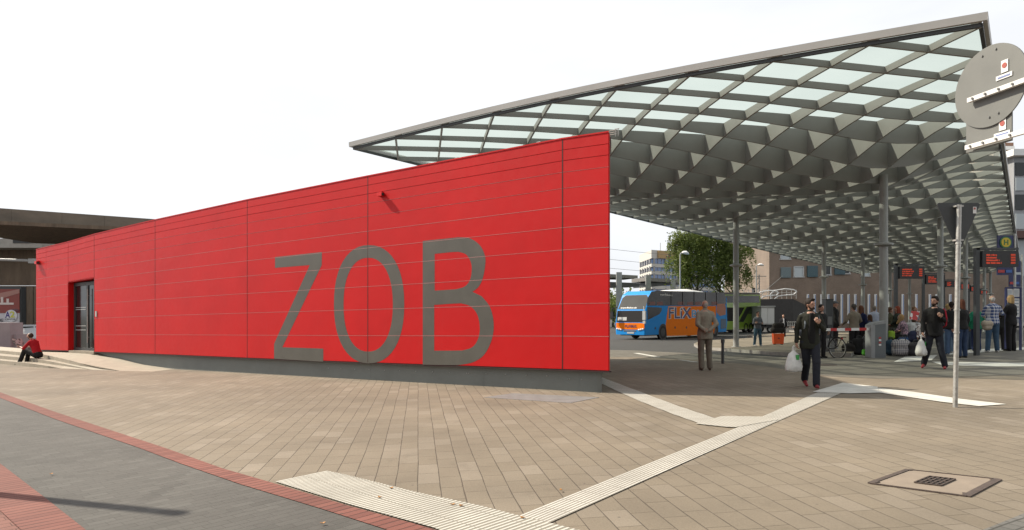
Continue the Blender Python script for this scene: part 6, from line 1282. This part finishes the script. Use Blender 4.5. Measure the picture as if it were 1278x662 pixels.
soft_bag('black bag on the ground below the man in the khaki shirt', 1059.5, 23.6, .5, .35, .42, cloth('bag_black', (.025, .022, .02)))
soft_bag('black rolling bag in the middle of the pile behind the boom', 1071, 23.6, .42, .35, .60, cloth('bag_black2', (.02, .02, .02)))
soft_bag('dark patterned bag with a green top left of the barrier cabinet', 1083, 23.5, .40, .32, .70, speckle('dark_pattern', (.02, .025, .025), (.09, .09, .09), 10))
soft_bag('bright green bag between the black bags behind the boom', 1079.5, 22.9, .22, .2, .24, cloth('bag_green', (.10, .36, .05)))
soft_bag('lime green bag by the thick column in front of the olive jacket', 1112.5, 23.2, .26, .2, .30, cloth('bag_lime', (.25, .40, .04)), z0=.55)
soft_bag('dark blue bag at the foot of the thick column', 1110.8, 22.6, .3, .3, .55, cloth('bag_petrol', (.03, .06, .09)))
hb_ = gy(1232, 22.9); 
m = MB(); m.capsule((-.08, 0, 0), (.08, 0, 0), .12, .12); m.capsule((-.05, 0, -.12), (.05, 0, -.12), .11, .11); m.path([(-.1, 0, .06), (-.06, 0, .4), (.0, 0, .5)], .012, 6); o = MB().add(*remesh(m, .02, 2)).build('shoulder_bag', cloth('bag_cream', (.42, .36, .28)), None, False, True); o.location = (hb_.x, hb_.y, hb_.z+1.02); tag(o, 'cream shoulder bag between the green jacket and the plaid shirt', 'bag')
# papers held by the person in the white t-shirt
c = P(1142, 395, 23.4); m = MB(); m.slab([c+Vector((-.20, 0, -.10)), c+Vector((.10, .05, -.14)), c+Vector((.24, .12, .16)), c+Vector((-.06, .1, .18))], (0, .01, .01)); mo = m.build('newspaper', speckle('news_print', (.65, .64, .62), (.45, .06, .06), 5)); tag(mo, 'white and red newspaper held up by the person in the white t-shirt', 'newspaper')
# bicycle
bb_ = gp(1029, 446.5); t = thing('bicycle', 'dark bicycle with a red rear light behind the nearest bearded man', 'bicycle', tuple(bb_), R(112))
def bwheel(x, name='wheel'):
    m = MB(); N = 32; r_ = .34
    pts = [Vector((x+r_*math.cos(2*math.pi*k/N), 0, r_+r_*math.sin(2*math.pi*k/N))) for k in range(N+1)]; m.path(pts, .018, 8); wo = m.build('wheel', M['rubber'], t)
    m = MB(); pts = [Vector((x+(r_-.03)*math.cos(2*math.pi*k/N), 0, r_+(r_-.03)*math.sin(2*math.pi*k/N))) for k in range(N+1)]; m.path(pts, .009, 6)
    for k in range(14): a = 2*math.pi*k/14; m.tube((x, 0, r_), (x+.31*math.cos(a), 0, r_+.31*math.sin(a)), .0025, seg=4)
    m.tube((x, -.03, r_), (x, .03, r_), .02); m.build('rim', M['galv'], wo)
bwheel(-.52); bwheel(.52)
m = MB(); A_, B_, C_, D_ = Vector((-.52, 0, .34)), Vector((-.12, 0, .30)), Vector((-.25, 0, .78)), Vector((.36, 0, .80))
for a, b in ((A_, B_), (A_, C_), (B_, C_), (B_, D_), (C_, D_), (D_, Vector((.52, 0, .34))), (D_, D_+Vector((-.03, 0, .14))), (C_, C_+Vector((-.04, 0, .14)))): m.tube(a, b, .016, seg=8)
m.build('frame', M['black'], t); m = MB(); m.ell(C_+Vector((-.05, 0, .17)), (.13, .08, .035)); m.build('saddle', M['black'], t, False, True); m = MB(); m.path([D_+Vector((-.10, -.28, .16)), D_+Vector((-.03, -.1, .15)), D_+Vector((-.03, .1, .15)), D_+Vector((-.10, .28, .16))], .013, 6); m.build('handlebar', M['midgrey'], t)
m = MB(); m.tube((-.12, -.07, .30), (-.12, .07, .30), .08, seg=16); m.build('crank', M['midgrey'], t); m = MB(); m.box((-.70, 0, .66), (.03, .06, .05)); m.build('rear_light', flat('lamp_red', (.4, .01, .01)), t); m = MB(); m.path([(-.28, 0, .70), (-.86, 0, .70)], .012, 6); m.path([(-.52, 0, .36), (-.70, 0, .70)], .01, 6); m.build('rear_rack', M['black'], t)
